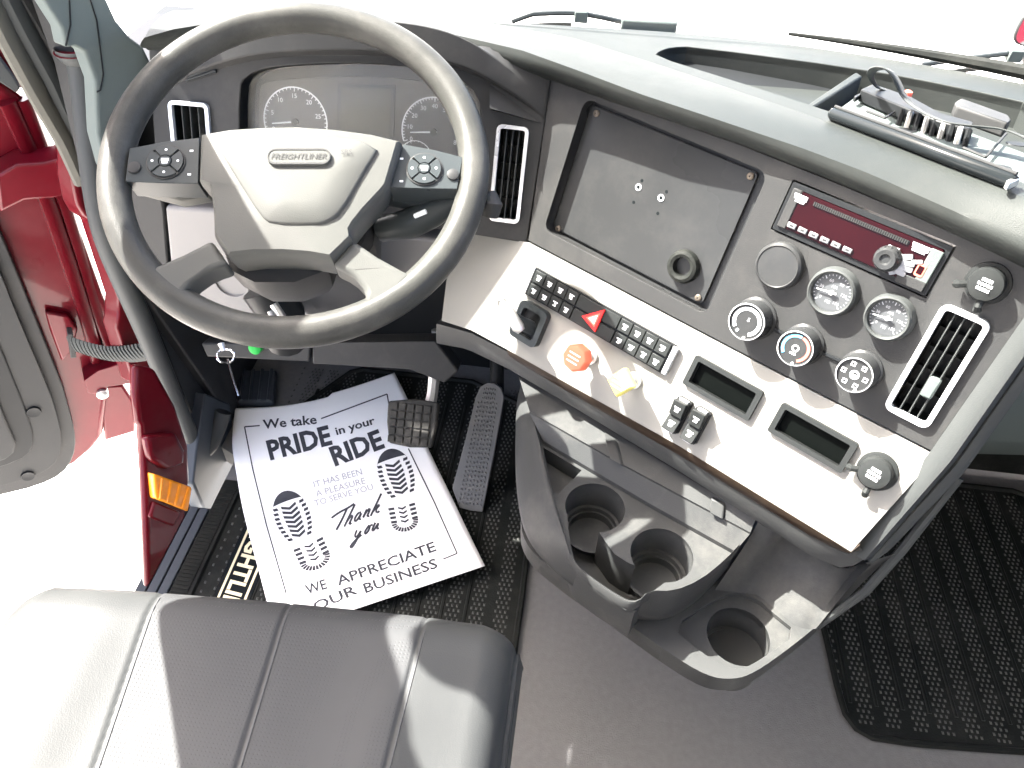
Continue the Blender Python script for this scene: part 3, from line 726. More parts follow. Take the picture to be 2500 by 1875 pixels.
# ================================================================== CONSOLE under the switch panel
con = thing('centre_console', 'dark grey plastic console with three cup holders under the switch panel', 'console')
ZT = .43
FT = flat(ZT)
outer = [(1262, 940), (1256, 1120), (1262, 1240), (1284, 1330), (1350, 1408), (1440, 1470), (1500, 1504), (1550, 1521), (1605, 1527), (1655, 1510), (1710, 1468), (1775, 1396), (1835, 1325), (1862, 1280), (1900, 1230), (1700, 1110), (1480, 980), (1330, 895)]
rim_i = [(1300, 1015), (1322, 1084), (1350, 1210), (1378, 1300), (1392, 1375), (1470, 1440), (1550, 1490), (1580, 1445), (1643, 1447), (1706, 1422), (1770, 1371), (1816, 1321), (1842, 1272), (1690, 1180), (1480, 1050), (1340, 965)]
OU = smooth_poly(FT.poly(outer), 2); IN = smooth_poly(FT.poly(rim_i), 1)
FL = flat(ZT-.012)
cup1 = FL.loc(1453, 1238); cup2 = FL.loc(1616, 1354); RCUP = .0425
pocket = FL.poly([(1326, 1092), (1420, 1148), (1398, 1172), (1362, 1206), (1350, 1200)])
def polar(poly, c, n=110):
    out = []
    for i in range(n):
        t = 2*math.pi*i/n; d = (math.cos(t), math.sin(t)); best = 0
        for j in range(len(poly)):
            p, q = poly[j-1], poly[j]; ex, ey = q[0]-p[0], q[1]-p[1]; den = d[0]*ey-d[1]*ex
            if abs(den) < 1e-12: continue
            k = ((p[0]-c[0])*ey-(p[1]-c[1])*ex)/den; m_ = ((p[0]-c[0])*d[1]-(p[1]-c[1])*d[0])/den
            if k > 0 and -1e-6 <= m_ <= 1+1e-6: best = max(best, k)
        out.append(V((c[0]+d[0]*best, c[1]+d[1]*best)))
    return out
cc_ = FT.loc(1560, 1265)
ri = polar(IN, cc_); ro = polar(smooth_poly(flat(ZT-.080).poly(outer), 2), cc_)
def ring(f, z, k=1.0): return [V((*(a.lerp(b, f)), z)) for a, b in zip(ri, ro)]
def tuck(k, z): return [V((.12+(p.x-.12)*k, .80+(p.y-.80)*k, z)) for p in ro]
g = MB(); g.loft([[V((p.x, p.y, ZT-.014)) for p in ri], ring(0, ZT+.002), ring(.10, ZT+.0045), ring(.25, ZT+.002), ring(.5, ZT-.012), ring(.8, ZT-.034), ring(.97, ZT-.055), tuck(1.0, ZT-.068), tuck(.985, ZT-.076), tuck(.93, ZT-.085), tuck(.80, ZT-.10), tuck(.6, ZT-.16)], 0, True)
g.build('console_shell', 'console', con, ang=60)
def arcpts(c, a0, a1, n=28): return [(c[0]+RCUP*math.cos(R_(a0+(a1-a0)*i/n)), c[1]+RCUP*math.sin(R_(a0+(a1-a0)*i/n))) for i in range(n+1)]
# cups open into a trough along the driver's side of the tray
trough = arcpts(cup1, 205, -80) + FL.poly([(1500, 1352), (1530, 1372)]) + arcpts(cup2, 212, -85) + FL.poly([(1596, 1442), (1574, 1450), (1552, 1482), (1470, 1432), (1425, 1398), (1404, 1372), (1398, 1352), (1390, 1312)])
g = MB(); g.prism(FL, IN, -.006, 0, holes=[trough, pocket]); g.build('cup_tray', 'console', con)
g = MB(); g.prism(FL, trough, -.078, -.003, cap1=False); g.build('cup_trough', 'console', con, ang=30)
for c in (cup1, cup2):
    g = MB(); g.lathe(FL, c, [(RCUP*.995, -.052), (RCUP*.88, -.052), (RCUP*.86, -.060), (RCUP*.80, -.060), (RCUP*.78, -.076), (.0005, -.0765)], 40, caps=False); g.build('cup_holder', 'console', con, ang=30)
g = MB(); g.prism(FL, pocket, -.03, -.002, cap1=False); g.build('coin_pocket', 'console', con)
# back wall and ledges below the lower trim
bw = resample([FWp.hit(u, v, -.045) for u, v in ((1262, 905), (1400, 995), (1660, 1155), (1845, 1268))], 24)
lz = resample([flat(ZT+.022).hit(u, v) for u, v in ((1293, 1004), (1500, 1122), (1832, 1300))], 24)
lq = resample([flat(ZT-.004).hit(u, v) for u, v in ((1326, 1076), (1580, 1226), (1795, 1346))], 24)
g = MB(); g.loft([bw, lz, [p+V((0, 0, -.004)) for p in lz], lq, [V((p.x, p.y, ZT-.02)) for p in lq]])
g.build('back_wall', 'console', con, ang=25)
for k in (10, 20):
    g = MB(); d = (lz[k+1]-lz[k]).normalized()*.010; nn_ = V((-.5, -.75, .3)).normalized()*.006
    top_ = bw[k].lerp(lz[k], .15)
    g.add([top_-d, top_+d, lz[k]+d, lz[k]-d]+[p+nn_ for p in (top_-d, top_+d, lz[k]+d, lz[k]-d)], [(4, 5, 6, 7), (0, 1, 5, 4), (1, 2, 6, 5), (2, 3, 7, 6), (3, 0, 4, 7)]); g.build('wall_rib', 'console', con, bevel=.002)
# lower platform with the third cup
ZP = .345; FQ = flat(ZP)
plat = [(1266, 1290), (1286, 1358), (1369, 1428), (1453, 1487), (1538, 1546), (1622, 1608), (1719, 1668), (1782, 1676), (1833, 1660), (1920, 1598), (2010, 1524), (2070, 1450), (2110, 1390), (1990, 1330), (1800, 1250), (1600, 1150), (1400, 1080), (1290, 1120)]
PO = smooth_poly(flat(ZP-.02).poly(plat), 2)
cup3 = FQ.loc(1806, 1546); r3 = .0425
low = smooth_poly(FQ.poly([(1640, 1532), (1700, 1582), (1765, 1628), (1812, 1634), (1860, 1608), (1950, 1546), (1880, 1490), (1850, 1462), (1795, 1446), (1745, 1462)]), 1)
g = MB(); g.prism(FQ, PO, -.035, 0, holes=[low], cap0=False)
def tuck2(k, z): return [V((.16+(a-.16)*k, .78+(b-.78)*k, z)) for a, b in PO]
g.loft([tuck2(1, ZP-.035), tuck2(.97, ZP-.045), tuck2(.85, ZP-.055), tuck2(.45, ZP-.075)], 0, True)
g.build('lower_shell', 'console', con, bevel=.008, seg=4)
g = MB(); g.prism(FQ, low, -.02, -.008, holes=[circ(*cup3, r3, 40)]); g.build('cup_platform', 'console', con, bevel=.002)
g = MB(); g.prism(FQ, circ(*cup3, r3, 40), -.085, -.010, cap1=False); o = g.build('cup_holder', 'console', con, ang=30)
g = MB(); g.lathe(FQ, cup3, [(r3*.99, -.060), (r3*.87, -.060), (r3*.84, -.078), (.0005, -.0785)], 40, caps=False); g.build('cup_step', 'console', o, ang=30)
# swept side wall between the lower platform and the switch panel
tp = resample([FWp.hit(u, v, -.04) for u, v in ((1850, 1275), (1960, 1340), (2055, 1392), (2185, 1352))], 16)
bt = resample([FQ.hit(u, v) for u, v in ((1745, 1440), (1850, 1452), (1945, 1530), (1985, 1540), (2020, 1515))], 16)
rows = []
for k in range(9):
    t = k/8; rows.append([a.lerp(b, t) + V((.035, .05, 0))*math.sin(math.pi*t)*(.9 if 2 < i < 13 else .3) for i, (a, b) in enumerate(zip(tp, bt))])
g = MB(); g.loft(rows); g.build('side_scoop', 'console', con, ang=60)
# skirt down to the carpet
sk = smooth_poly([(.04, .90), (.05, .82), (.12, .76), (.22, .75), (.32, .78), (.38, .84), (.40, 1.0), (.04, 1.0)], 2)
g = MB(); g.prism(Z0, sk, .001, .33, cap1=False, cap0=False); g.build('console_skirt', 'console', con, ang=50)

# ================================================================== PASSENGER SIDE of the dash
pd = thing('passenger_dash', 'grey lower dash panel above the passenger floor mat', 'dash panel')
g = MB()
pr_ = [(-.02, .90), (-.03, .86), (-.02, .70), (.0, .56), (.03, .46), (.07, .38), (.14, .35), (.30, .36)]
rows = []
for x in (.47, .60, .8, 1.0, 1.2): rows.append([V((x, .74+dy+(.06 if x > .5 else 0)+.12*(x-.47), z)) for dy, z in pr_])
g.loft(rows); g.build('lower_panel', 'pillar', pd, ang=60)
g = MB(); g.box(Z0, .44, 1.2, 1.16, 1.20, .05, .42); g.build('footwell_back', 'rubber', pd)

# ================================================================== KNEE AREA left of the column
kn = thing('knee_panel', 'pale grey knee panel behind the steering wheel', 'dash panel')
FK = Fr((0, .965, .6), nrm(0, 2), (1, 0, 0))
g = MB(); g.prism(FK, FK.poly([(402, 505), (540, 515), (640, 540), (1070, 590), (1062, 690), (930, 790), (640, 800), (520, 745), (420, 690)]), -.05, 0); g.build('panel_face', 'light_knee', kn, bevel=.006, seg=3)
g = MB(); g.prism(FK, FK.poly([(290, 440), (385, 440), (398, 505), (412, 700), (360, 690), (310, 560)]), -.06, -.002); g.build('end_panel', 'panel', kn, bevel=.004)
g = MB(); cc = FK.loc(565, 690)
g.lathe(FK, cc, [(.030, .0), (.030, .004), (.026, .004), (.026, -.004)], 28, caps=False); g.build('key_surround', 'light_knee', kn)
FK2 = Fr((0, 1.02, .4), nrm(0, 20), (1, 0, 0))
g = MB(); g.prism(FK2, FK2.poly([(490, 838), (760, 838), (755, 885), (505, 872)]), -.04, 0); g.build('lower_bolster', 'panel', kn, bevel=.004)
g = MB(); g.prism(FK2, FK2.poly([(763, 836), (1065, 832), (1120, 905), (1085, 935), (1000, 902), (763, 888)]), -.04, .002); g.build('lower_bolster', 'panel', kn, bevel=.004)
c = FK2.loc(628, 845); g = MB(); g.lathe(FK2, c, [(.012, 0), (.012, .012), (.008, .015)], 18); g.build('indicator_lamp', 'green', kn)

# ================================================================== STEERING WHEEL
WO = V((-.352, .803, .841)); FWh = Fr(WO, nrm(-10, 61))
sw = thing('steering_wheel', 'large grey four-spoke truck steering wheel with button pods', 'steering wheel')
RM, rm = .2118, .0186
g = MB(); N_ = 120
g.tube([FWh.pt(RM*math.cos(2*math.pi*i/N_), RM*math.sin(2*math.pi*i/N_), 0) for i in range(N_)], rm, 20, closed=True, up=FWh.n)
g.build('rim', 'rim', sw)
hp = .030       # pad stands proud of the rim plane
padpx = [(492, 334), (560, 322), (650, 316), (729, 315), (820, 321), (910, 333), (982, 350), (966, 405), (951, 456), (938, 472), (896, 517), (868, 552), (858, 570), (861, 589), (838, 612), (812, 637), (760, 628), (693, 623), (620, 623), (560, 630), (540, 605), (525, 582), (524, 556), (523, 531), (519, 490), (511, 456), (488, 445)]
pad = FWh.poly(padpx, hp-.012)
g = MB(); g.pillow(FWh, pad, [(.93, -.03), (.98, -.012), (1.0, hp-.022), (.994, hp-.012), (.98, hp-.006), (.95, hp-.003), (.5, hp)]); g.build('hub_pad', 'pad', sw, ang=40)
ctr = smooth_poly(FWh.poly([(520, 345), (729, 326), (935, 345), (890, 425), (835, 520), (800, 545), (770, 551), (660, 549), (635, 530), (575, 435)], hp), 1)
g = MB(); g.pillow(FWh, ctr, [(1.0, hp-.008), (.992, hp-.002), (.975, hp+.001), (.94, hp+.0025), (.4, hp+.004)]); hubc = g.build('hub_centre', 'pad', sw, ang=50)
# emblem: a slim oval outline with a line of lettering
c = FWh.loc(728, 377, hp+.011); e = FWh.loc(806, 380, hp+.011); rw = e[0]-c[0]
g = MB(); g.prism(FWh, rrect(c[0], c[1], rw*2, .021, .0095), hp+.001, hp+.0070, m=0); g.build('emblem_plate', 'pad', sw, bevel=.001)
g = MB(); g.prism(FWh, rrect(c[0], c[1], rw*1.98, .0205, .0095), hp+.0070, hp+.0076, holes=[rrect(c[0], c[1], rw*1.9, .0165, .008)])
g.ftext('FREIGHTLINER', FWh, c[0], c[1], .0068, hp+.0078, bold=.01, shear=.25); g.build('emblem_print', 'panel', sw)
c = FWh.loc(845, 367, hp+.008); g = MB(); g.ftext('SRS', FWh, c[0], c[1], .006, hp+.0052); g.build('pad_lettering', 'panel', sw)
# button pods
def pod(px, cpx, rpx, light):
    q = FWh.poly(px, .012); g = MB()
    g.prism(FWh, q, -.022, .012); p = g.build('button_pod', 'pod', sw, bevel=.003, seg=3)
    c = FWh.loc(*cpx, .014); e = FWh.loc(cpx[0]+rpx, cpx[1], .014); r = math.hypot(e[0]-c[0], e[1]-c[1])
    s_ = MB(); s_.lathe(FWh, c, [(r*1.05, .011), (r*1.05, .0135), (r*.98, .0138), (r*.97, .012)], 36, caps=False); s_.build('pad_ring', 'panel', p)
    for k in range(4):
        t0 = math.pi/4+k*math.pi/2; pts = []
        for i in range(11):
            t = t0+.07+(math.pi/2-.14)*i/10; pts.append((c[0]+r*.95*math.cos(t), c[1]+r*.95*math.sin(t)))
        for i in range(11):
            t = t0+math.pi/2-.12-(math.pi/2-.24)*i/10; pts.append((c[0]+r*.38*math.cos(t), c[1]+r*.38*math.sin(t)))
        s_ = MB(); s_.prism(FWh, pts, .011, .0155)
        t = t0+math.pi/4; s_.lathe(FWh, (c[0]+r*.68*math.cos(t), c[1]+r*.68*math.sin(t)), [(r*.075, .0156), (r*.07, .0158)], 10, 1)
        s_.build('pod_button', ['pod', 'icon'], p, bevel=.001)
    s_ = MB(); s_.lathe(FWh, c, [(r*.34, .011), (r*.33, .016)], 24); s_.quad(FWh, c[0]-r*.2, c[0]+r*.2, c[1]-r*.02, c[1]+r*.14, .0163, 1); s_.quad(FWh, c[0]-r*.16, c[0]+r*.16, c[1]-r*.18, c[1]-r*.05, .0163, 1)
    s_.build('pod_button', ['pod', 'icon'], p, bevel=.0008)
    return p, c, r
pL, cL, rL = pod([(316, 362), (400, 346), (487, 336), (484, 448), (400, 447), (306, 443)], (404, 394), 46, 0)
pR, cR, rR = pod([(984, 352), (1060, 366), (1130, 384), (1116, 461), (1040, 460), (953, 457)], (1036, 412), 43, 1)
for (p, c, r, d) in ((pL, cL, rL, -1), (pR, cR, rR, 1)):
    s_ = MB(); s_.lathe(FWh, (c[0]+d*r*1.62, c[1]-r*.35), [(r*.36, .011), (r*.34, .0145), (r*.2, .0155)], 20); s_.build('pod_key', 'panel', p)
    for a, b in ((-1.3, .7), (-1.3, -.75)):
        s_ = MB(); s_.quad(FWh, c[0]+d*a*r-.002, c[0]+d*a*r+.002, c[1]+b*r-.0012, c[1]+b*r+.0012, .0125); s_.build('pod_mark', 'icon', p)
# spokes: two behind the pods, two below
g = MB(); q = FWh.poly([(300, 372), (490, 352), (515, 470), (440, 485), (318, 452)], -.02); g.prism(FWh, q, -.045, -.020); g.build('spoke', 'pad', sw, bevel=.006, seg=3)
g = MB(); q = FWh.poly([(960, 362), (1150, 392), (1120, 478), (1040, 500), (930, 480)], -.02); g.prism(FWh, q, -.045, -.020); g.build('spoke', 'pod', sw, bevel=.006, seg=3)
def spoke(px):
    g = MB(); g.prism(FWh, FWh.poly(px, .016), -.022, .016); g.build('spoke', 'pad', sw, bevel=.007, seg=4)
spoke([(516, 584), (532, 612), (556, 642), (522, 653), (492, 667), (468, 684), (453, 702), (447, 718), (450, 738), (420, 742), (380, 706), (352, 662), (381, 648), (450, 618)])
spoke([(862, 584), (836, 614), (808, 645), (840, 660), (866, 678), (884, 698), (891, 718), (889, 742), (930, 742), (980, 706), (1012, 672), (985, 660), (920, 624)])
# underside of the hub
g = MB(); q = FWh.poly([(540, 600), (820, 600), (800, 660), (720, 690), (620, 690), (560, 660)], -.03); g.pillow(FWh, q, [(.8, -.10), (.95, -.08), (1, -.045), (.97, -.03)]); g.build('hub_back', 'panel', sw, ang=45)

# ================================================================== STEERING COLUMN with stalk
sc_ = thing('steering_column', 'grey steering column shroud with black stalk lever behind the wheel', 'steering column')
lf = Fr(FWh.pt(0, -.02, -.055), FWh.n, FWh.x)
g = MB(); g.pillow(lf, rrect(0, 0, .17, .15, .03), [(.6, -.30), (.8, -.20), (1, -.08), (1, -.01), (.9, 0)]); g.build('shroud', 'panel', sc_, ang=40)
g = MB(); g.tube([dep(930, 560, .985), dep(1005, 545, .965), dep(1060, 520, .955), dep(1110, 498, .95), dep(1160, 490, .945), dep(1198, 492, .945)], [.016, .019, .017, .011, .009, .012], 14); g.build('stalk', 'pod', sc_)
g = MB(); g.tube([dep(1196, 470, .945), dep(1200, 500, .945), dep(1196, 530, .95)], [.008, .014, .010], 12); g.build('stalk_knob', 'panel', sc_)
g = MB(); g.tube([dep(1012, 528, .940), dep(1040, 516, .935)], [.003, .003], 6); g.build('stalk_mark', 'icon', sc_)
g = MB(); g.tube([dep(650, 700, 1.08), dep(690, 770, 1.10), dep(700, 830, 1.15)], [.035, .032, .03], 14); g.build('column_tube', 'black', sc_)
g = MB(); g.tube([dep(668, 742, 1.04), dep(690, 775, 1.045)], [.006, .006], 8); g.tube([dep(660, 760, 1.04), dep(672, 790, 1.04)], .004, 8); g.build('tilt_lever', 'steel', sc_)

# ================================================================== KEY hanging from the ignition
ky = thing('ignition_key', 'small steel key on a ring hanging below the wheel', 'key')
kd = 1.13
g = MB(); rg = [dep(551+22*math.cos(t)*1.0, 869+17*math.sin(t), kd+.004*math.sin(2*t)) for t in [2*math.pi*i/24 for i in range(24)]]
g.tube(rg, .0016, 6, closed=True); g.build('key_ring', 'chrome', ky)
g = MB(); g.tube([dep(556, 878, kd), dep(566, 915, kd+.01), dep(582, 966, kd+.02)], [.0022, .0026, .002], 6, flat_=.6); g.build('key_blade', 'chrome', ky)
g = MB(); g.tube([dep(540, 838, kd), dep(546, 856, kd)], [.005, .003], 8); g.build('key_fob_link', 'steel', ky)

# ================================================================== PEDALS
FBp = Fr(dep(1005, 1035, 1.46), nrm(0, 42), (1, 0, 0))
bp = thing('brake_pedal', 'square ribbed black rubber brake pedal on a bare metal arm', 'pedal')
q = FBp.poly([(947, 980), (1012, 974), (1072, 985), (1066, 1040), (1054, 1094), (1000, 1093), (949, 1082), (944, 1030)])
g = MB(); g.prism(FBp, q, -.014, 0); g.build('pad', 'pedal', bp, bevel=.004, seg=3)
xs = [p[0] for p in q]; ys = [p[1] for p in q]; X0, X1, Y0, Y1 = min(xs)+.007, max(xs)-.011, min(ys)+.007, max(ys)-.007
proto = None
for i in range(5):
    for j in range(5):
        a0 = X0+(X1-X0)*i/5; a1 = X0+(X1-X0)*(i+1)/5-.003; b0 = Y0+(Y1-Y0)*j/5; b1 = Y0+(Y1-Y0)*(j+1)/5-.003
        s_ = MB(); s_.box(FBp, a0, a1, b0, b1, -.001, .0035); s_.build('tread_block', 'pedal', bp, bevel=.001)
g = MB(); g.tube([dep(1048, 1000, 1.49), dep(1056, 960, 1.49), dep(1062, 900, 1.47), dep(1068, 840, 1.45), dep(1066, 805, 1.44)], [.012, .011, .011, .010, .010], 8, flat_=1.3); g.build('arm', 'steel', bp, ang=30)
pb = Z0.hit(1150, 1248, .012); r = ray(1197, 935); ptop = CAM+r*(1.10/r.y)
yv = (ptop-pb).normalized(); nA = V((1, .02, 0)).cross(yv).normalized(); nA = nA if nA.z > 0 else -nA
FA = Fr(pb, nA, (1, 0.05, 0))
ap = thing('accelerator_pedal', 'long ribbed grey accelerator pedal with rounded top', 'pedal')
q = FA.poly([(1122, 1240), (1104, 1192), (1132, 1090), (1162, 968), (1172, 945), (1190, 934), (1208, 936), (1224, 948), (1231, 970), (1206, 1110), (1178, 1250), (1150, 1247)])
g = MB(); g.prism(FA, q, -.016, 0); g.build('pad', 'pedal_grey', ap, bevel=.004, seg=3)
aL, bL = FA.loc(1106, 1196); aR, _ = FA.loc(1180, 1240)
bT = FA.loc(1190, 945)[1]; bB = FA.loc(1150, 1236)[1]
for i in range(26):
    t = (i+.5)/26; b = bB+(bT-bB)*t
    l0 = FA.loc(1122+(1170-1122)*t*1.0-6*(1-t), 1215-(1215-960)*t)[0]; 
    u0, v0 = (1112+(1166-1112)*t, 1215-(1215-955)*t); u1, v1 = (1184+(1228-1184)*t, 1240-(1240-965)*t)
    c0 = FA.loc(u0, v0); c1_ = FA.loc(u1, v1)
    am, an = c0[0]+.005, c1_[0]-.005
    if t > .9: am += .008; an -= .008
    s_ = MB(); n_ = 7
    for k in range(n_):
        x0_ = am+(an-am)*k/n_; x1_ = x0_+(an-am)/n_*.62; sh = .0015*(k % 2)
        s_.add([FA.pt(x0_, b-.0028+sh, 0.0), FA.pt(x1_, b-.0028+sh, 0.0), FA.pt(x1_, b+.0028+sh, 0.0), FA.pt(x0_, b+.0028+sh, 0.0), FA.pt((x0_+x1_)/2, b+sh, .0028)], [(0, 1, 4), (1, 2, 4), (2, 3, 4), (3, 0, 4)])
    s_.build('tread_row', 'pedal_grey', ap, smooth=False)
g = MB(); g.tube([FA.pt(.03, .12, -.03), FA.pt(.035, .20, -.035), ptop+V((.0, .10, .08))], [.012, .014, .016], 10); g.build('pedal_arm', 'black', ap)

# ================================================================== FLOOR MATS
def mat_thing(name, label, outline, ribs, dots, zz=.006, curb=.006):
    t = thing(name, label, 'floor mat'); o = smooth_poly(outline, 1)
    g = MB(); g.prism(Z0, o, .001, zz); g.build('mat_base', 'rubber', t, bevel=.003)
    n = len(o); g = MB(); g.tube([(p[0], p[1], zz+.001) for p in resample([V((*p, 0)) for p in o+[o[0]]], 80)[:-1]], curb, 6, closed=True); g.build('mat_edge', 'rubber', t)
    for (x0, y0, x1, y1) in ribs:
        s_ = MB(); s_.tube([(x0, y0, zz), (x1, y1, zz)], [.0036, .0036], 6, flat_=.6); s_.build('rib', 'rubber', t)
    s_ = MB()
    for x, y in dots:
        e = .0019
        s_.add([(x-e, y-e*1.5, zz), (x+e, y-e*1.5, zz), (x+e, y+e*1.5, zz), (x-e, y+e*1.5, zz), (x, y, zz+.0022)], [(0, 1, 4), (1, 2, 4), (2, 3, 4), (3, 0, 4)])
    stuff(s_.build('tread_dots', 'rubber_dot', t, smooth=False, weld=False)); return t
def inside(p, poly):
    c = False; n = len(poly)
    for i in range(n):
        a, b = poly[i], poly[i-1]
        if (a[1] > p[1]) != (b[1] > p[1]) and p[0] < (b[0]-a[0])*(p[1]-a[1])/(b[1]-a[1])+a[0]: c = not c
    return c
pm = [Z0.loc(*p) for p in ((1985, 1450), (2008, 1532), (2052, 1730), (2075, 1775), (2130, 1812), (2500, 1840), (2700, 1850))]
pm = pm + [(1.12, pm[-1][1]), (1.12, 1.15), (.55, 1.15)]
ribs = []; dots = []
ang = (.05)
xs0 = .43
for k in range(11):
    x = .555+.044*k; ribs.append((x-.02, .63+.0*k, x+.03-.06, 1.14))
k = 0; y = .60
while y < 1.14:
    x = .42+(.0045 if k % 2 else 0)
    while x < 1.1:
        q = ((x-.535) % .044)
        if .009 < q < .036 and inside((x, y), pm): dots.append((x, y))
        x += .009
    y += .0095; k += 1
mat_thing('rubber_floor_mat', 'black ribbed rubber mat on the passenger floor', pm, ribs, dots)
dm_ = [(-.655, .40), (-.05, .40), (-.045, .86), (-.06, 1.02), (-.09, 1.30), (-.66, 1.30)]
ribs = [(x, .52, x, 1.22) for x in [-.586+.044*k for k in range(11)]]; dots = []
k = 0; y = .60
while y < 1.29:
    x = -.64+(.0045 if k % 2 else 0)
    while x < -.06:
        q = ((x+.63) % .044)
        if .009 < q < .036 and inside((x, y), dm_) and not (-.5 < x < -.25 and .75 < y < 1.0): dots.append((x, y))
        x += .009
    y += .0095; k += 1
mat_thing('rubber_floor_mat', 'black dotted rubber mat under the pedals and paper', dm_, ribs, dots)
# grey footrest pad far left
g = MB(); q = Z0.poly([(592, 925), (680, 925), (672, 1000), (585, 1000)])
ft = thing('foot_rest', 'ribbed blue-grey foot rest behind the paper at the left', 'foot rest')
g.prism(Z0, q, .008, .03); g.build('pad', 'sill', ft, bevel=.004)
for i in range(4):
    t = (i+.5)/4; a = V(q[0]).lerp(V(q[1]), t); b = V(q[3]).lerp(V(q[2]), t); s_ = MB(); s_.tube([(a.x, a.y, .031), (b.x, b.y, .031)], .004, 6); s_.build('rib', 'sill', ft)

# ================================================================== PAPER
pp = thing('paper_floor_mat', 'white printed paper mat lying creased on the driver floor', 'paper mat')
PC = [Z0.hit(u, v) for u, v in ((574, 997), (963, 910), (1184, 1382), (673, 1552))]
def pz(x, y):                                        # height of the sheet above the floor
    u = (x+.45); 
    z = .016+.012*math.sin(5.0*x+2.2*y)+.008*math.sin(9*y-4*x+.6)
    return max(.013, z+.006)
def phit(u, v, off=0):
    z = .02
    for _ in range(6):
        p = Z0.hit(u, v, z); z = pz(p.x, p.y)+off
    return Z0.hit(u, v, z)
left = [(574, 997), (567, 1081), (578, 1160), (594, 1248), (620, 1350), (645, 1443), (673, 1552)]
right = [(963, 910), (978, 940), (996, 977), (1046, 1096), (1100, 1208), (1140, 1292), (1184, 1382)]
def bez(l, t):
    t *= len(l)-1; k = min(int(t), len(l)-2); f = t-k
    p0, p1, p2, p3 = l[max(k-1, 0)], l[k], l[k+1], l[min(k+2, len(l)-1)]
    return [.5*((2*b)+(-a+c)*f+(2*a-5*b+4*c-d)*f*f+(-a+3*b-3*c+d)*f**3) for a, b, c, d in zip(p0, p1, p2, p3)]
NU, NV = 36, 48; rows = []
for j in range(NV+1):
    a = bez(left, j/NV); b = bez(right, j/NV); row = []
    for i in range(NU+1):
        t = i/NU; u = a[0]+(b[0]-a[0])*t; v = a[1]+(b[1]-a[1])*t
        v += 24*math.sin(math.pi*t)*math.exp(-j/NV*5)*(1 if t < .6 else .7)
        row.append(phit(u, v))
    rows.append(row)
g = MB(); g.loft(rows); o = g.build('sheet', 'paper', pp, ang=80)
so_ = o.modifiers.new('s', 'SOLIDIFY'); so_.thickness = .0006; so_.offset = -1
ink = lambda u, v: phit(u, v, .0012)
def pline(g, pts, wpx=3.0, m=0, n=14):
    for a, b in zip(pts, pts[1:]):
        d = V((b[0]-a[0], b[1]-a[1])); nn = V((-d.y, d.x)).normalized()*wpx/2
        for i in range(n):
            p = V(a)+d*(i/n); q = V(a)+d*((i+1)/n)
            g.add([ink(p.x-nn.x, p.y-nn.y), ink(q.x-nn.x, q.y-nn.y), ink(q.x+nn.x, q.y+nn.y), ink(p.x+nn.x, p.y+nn.y)], [(0, 1, 2, 3)], m)
g = MB()
pline(g, [(634, 1039), (597, 1042), (617, 1145), (650, 1280), (699, 1450)]); g.build('border_line', 'ink', pp); g = MB(); pline(g, [(784, 1022), (945, 962), (949, 985)]); g.build('border_line', 'ink', pp); g = MB(); pline(g, [(997, 1095), (1060, 1225), (1116, 1351), (1082, 1365)])
g.build('border_line', 'ink', pp)
def word(st, p0, p1, h, m='ink', bold=0.0, shear=0, name='lettering'):
    g = MB(); g.ptext(st, p0, p1, h, ink, 0, bold, shear); g.build(name, m, pp, weld=False)
word('We take', (643, 1047), (774, 1034), 22, bold=.02)
word('PRIDE', (660, 1122), (812, 1083), 46, bold=.035)
word('in your', (822, 1062), (917, 1034), 19, bold=.02)
word('RIDE', (818, 1137), (940, 1091), 46, bold=.035)
word('IT HAS BEEN', (768, 1190), (885, 1158), 15, 'ink_pale')
word('A PLEASURE', (773, 1213), (893, 1180), 15, 'ink_pale')
word('TO SERVE YOU', (770, 1236), (912, 1195), 15, 'ink_pale')
word('WE', (750, 1452), (800, 1436), 24, bold=.015); word('APPRECIATE', (826, 1430), (1066, 1344), 24, bold=.015)
word('OUR', (770, 1494), (874, 1448), 24, bold=.015); word('BUSINESS', (893, 1448), (1070, 1385), 24, bold=.015)
# script "Thank you" drawn as pen strokes
def script(strokes, o, ex, ey, wpx):
    g = MB()
    for st in strokes:
        st = smooth_poly(st, 2, False); pts = [(o[0]+ex[0]*x+ey[0]*y, o[1]+ex[1]*x+ey[1]*y) for x, y in st]; pline(g, pts, wpx, n=2)
    g.build('script_lettering', 'ink', pp)
th = [[(-.2, .85), (.2, 1.0), (.7, 1.05), (1.0, 1.15)], [(.62, 1.05), (.52, .5), (.35, 0)],
      [(1.05, 1.1), (.8, 0)], [(.84, .2), (1.0, .5), (1.15, .5), (1.1, .2), (1.05, 0), (1.2, .05)],
      [(1.62, .45), (1.45, .52), (1.3, .25), (1.4, 0), (1.55, .15), (1.66, .5), (1.58, .05), (1.72, .08)],
      [(1.92, .5), (1.82, 0), (1.9, .3), (2.08, .52), (2.14, .4), (2.06, .02), (2.2, .06)],
      [(2.55, 1.1), (2.3, 0)], [(2.36, .2), (2.55, .5), (2.7, .45), (2.5, .3), (2.62, .02), (2.78, .08)]]
script(th, (806, 1300), (43.0, -17.5), (14, -46), 5.0)
yo = [[(.05, .5), (.02, .15), (.2, .05), (.38, .5), (.15, -.45), (-.1, -.4), (.1, -.1), (.45, .1)], [(.75, .5), (.58, .2), (.68, 0), (.85, .2), (.8, .48), (.98, .42)],
      [(1.1, .5), (1.02, .1), (1.15, .02), (1.35, .5), (1.28, .05), (1.45, .08)]]
script(yo, (862, 1318), (43.0, -17.5), (14, -46), 5.0)
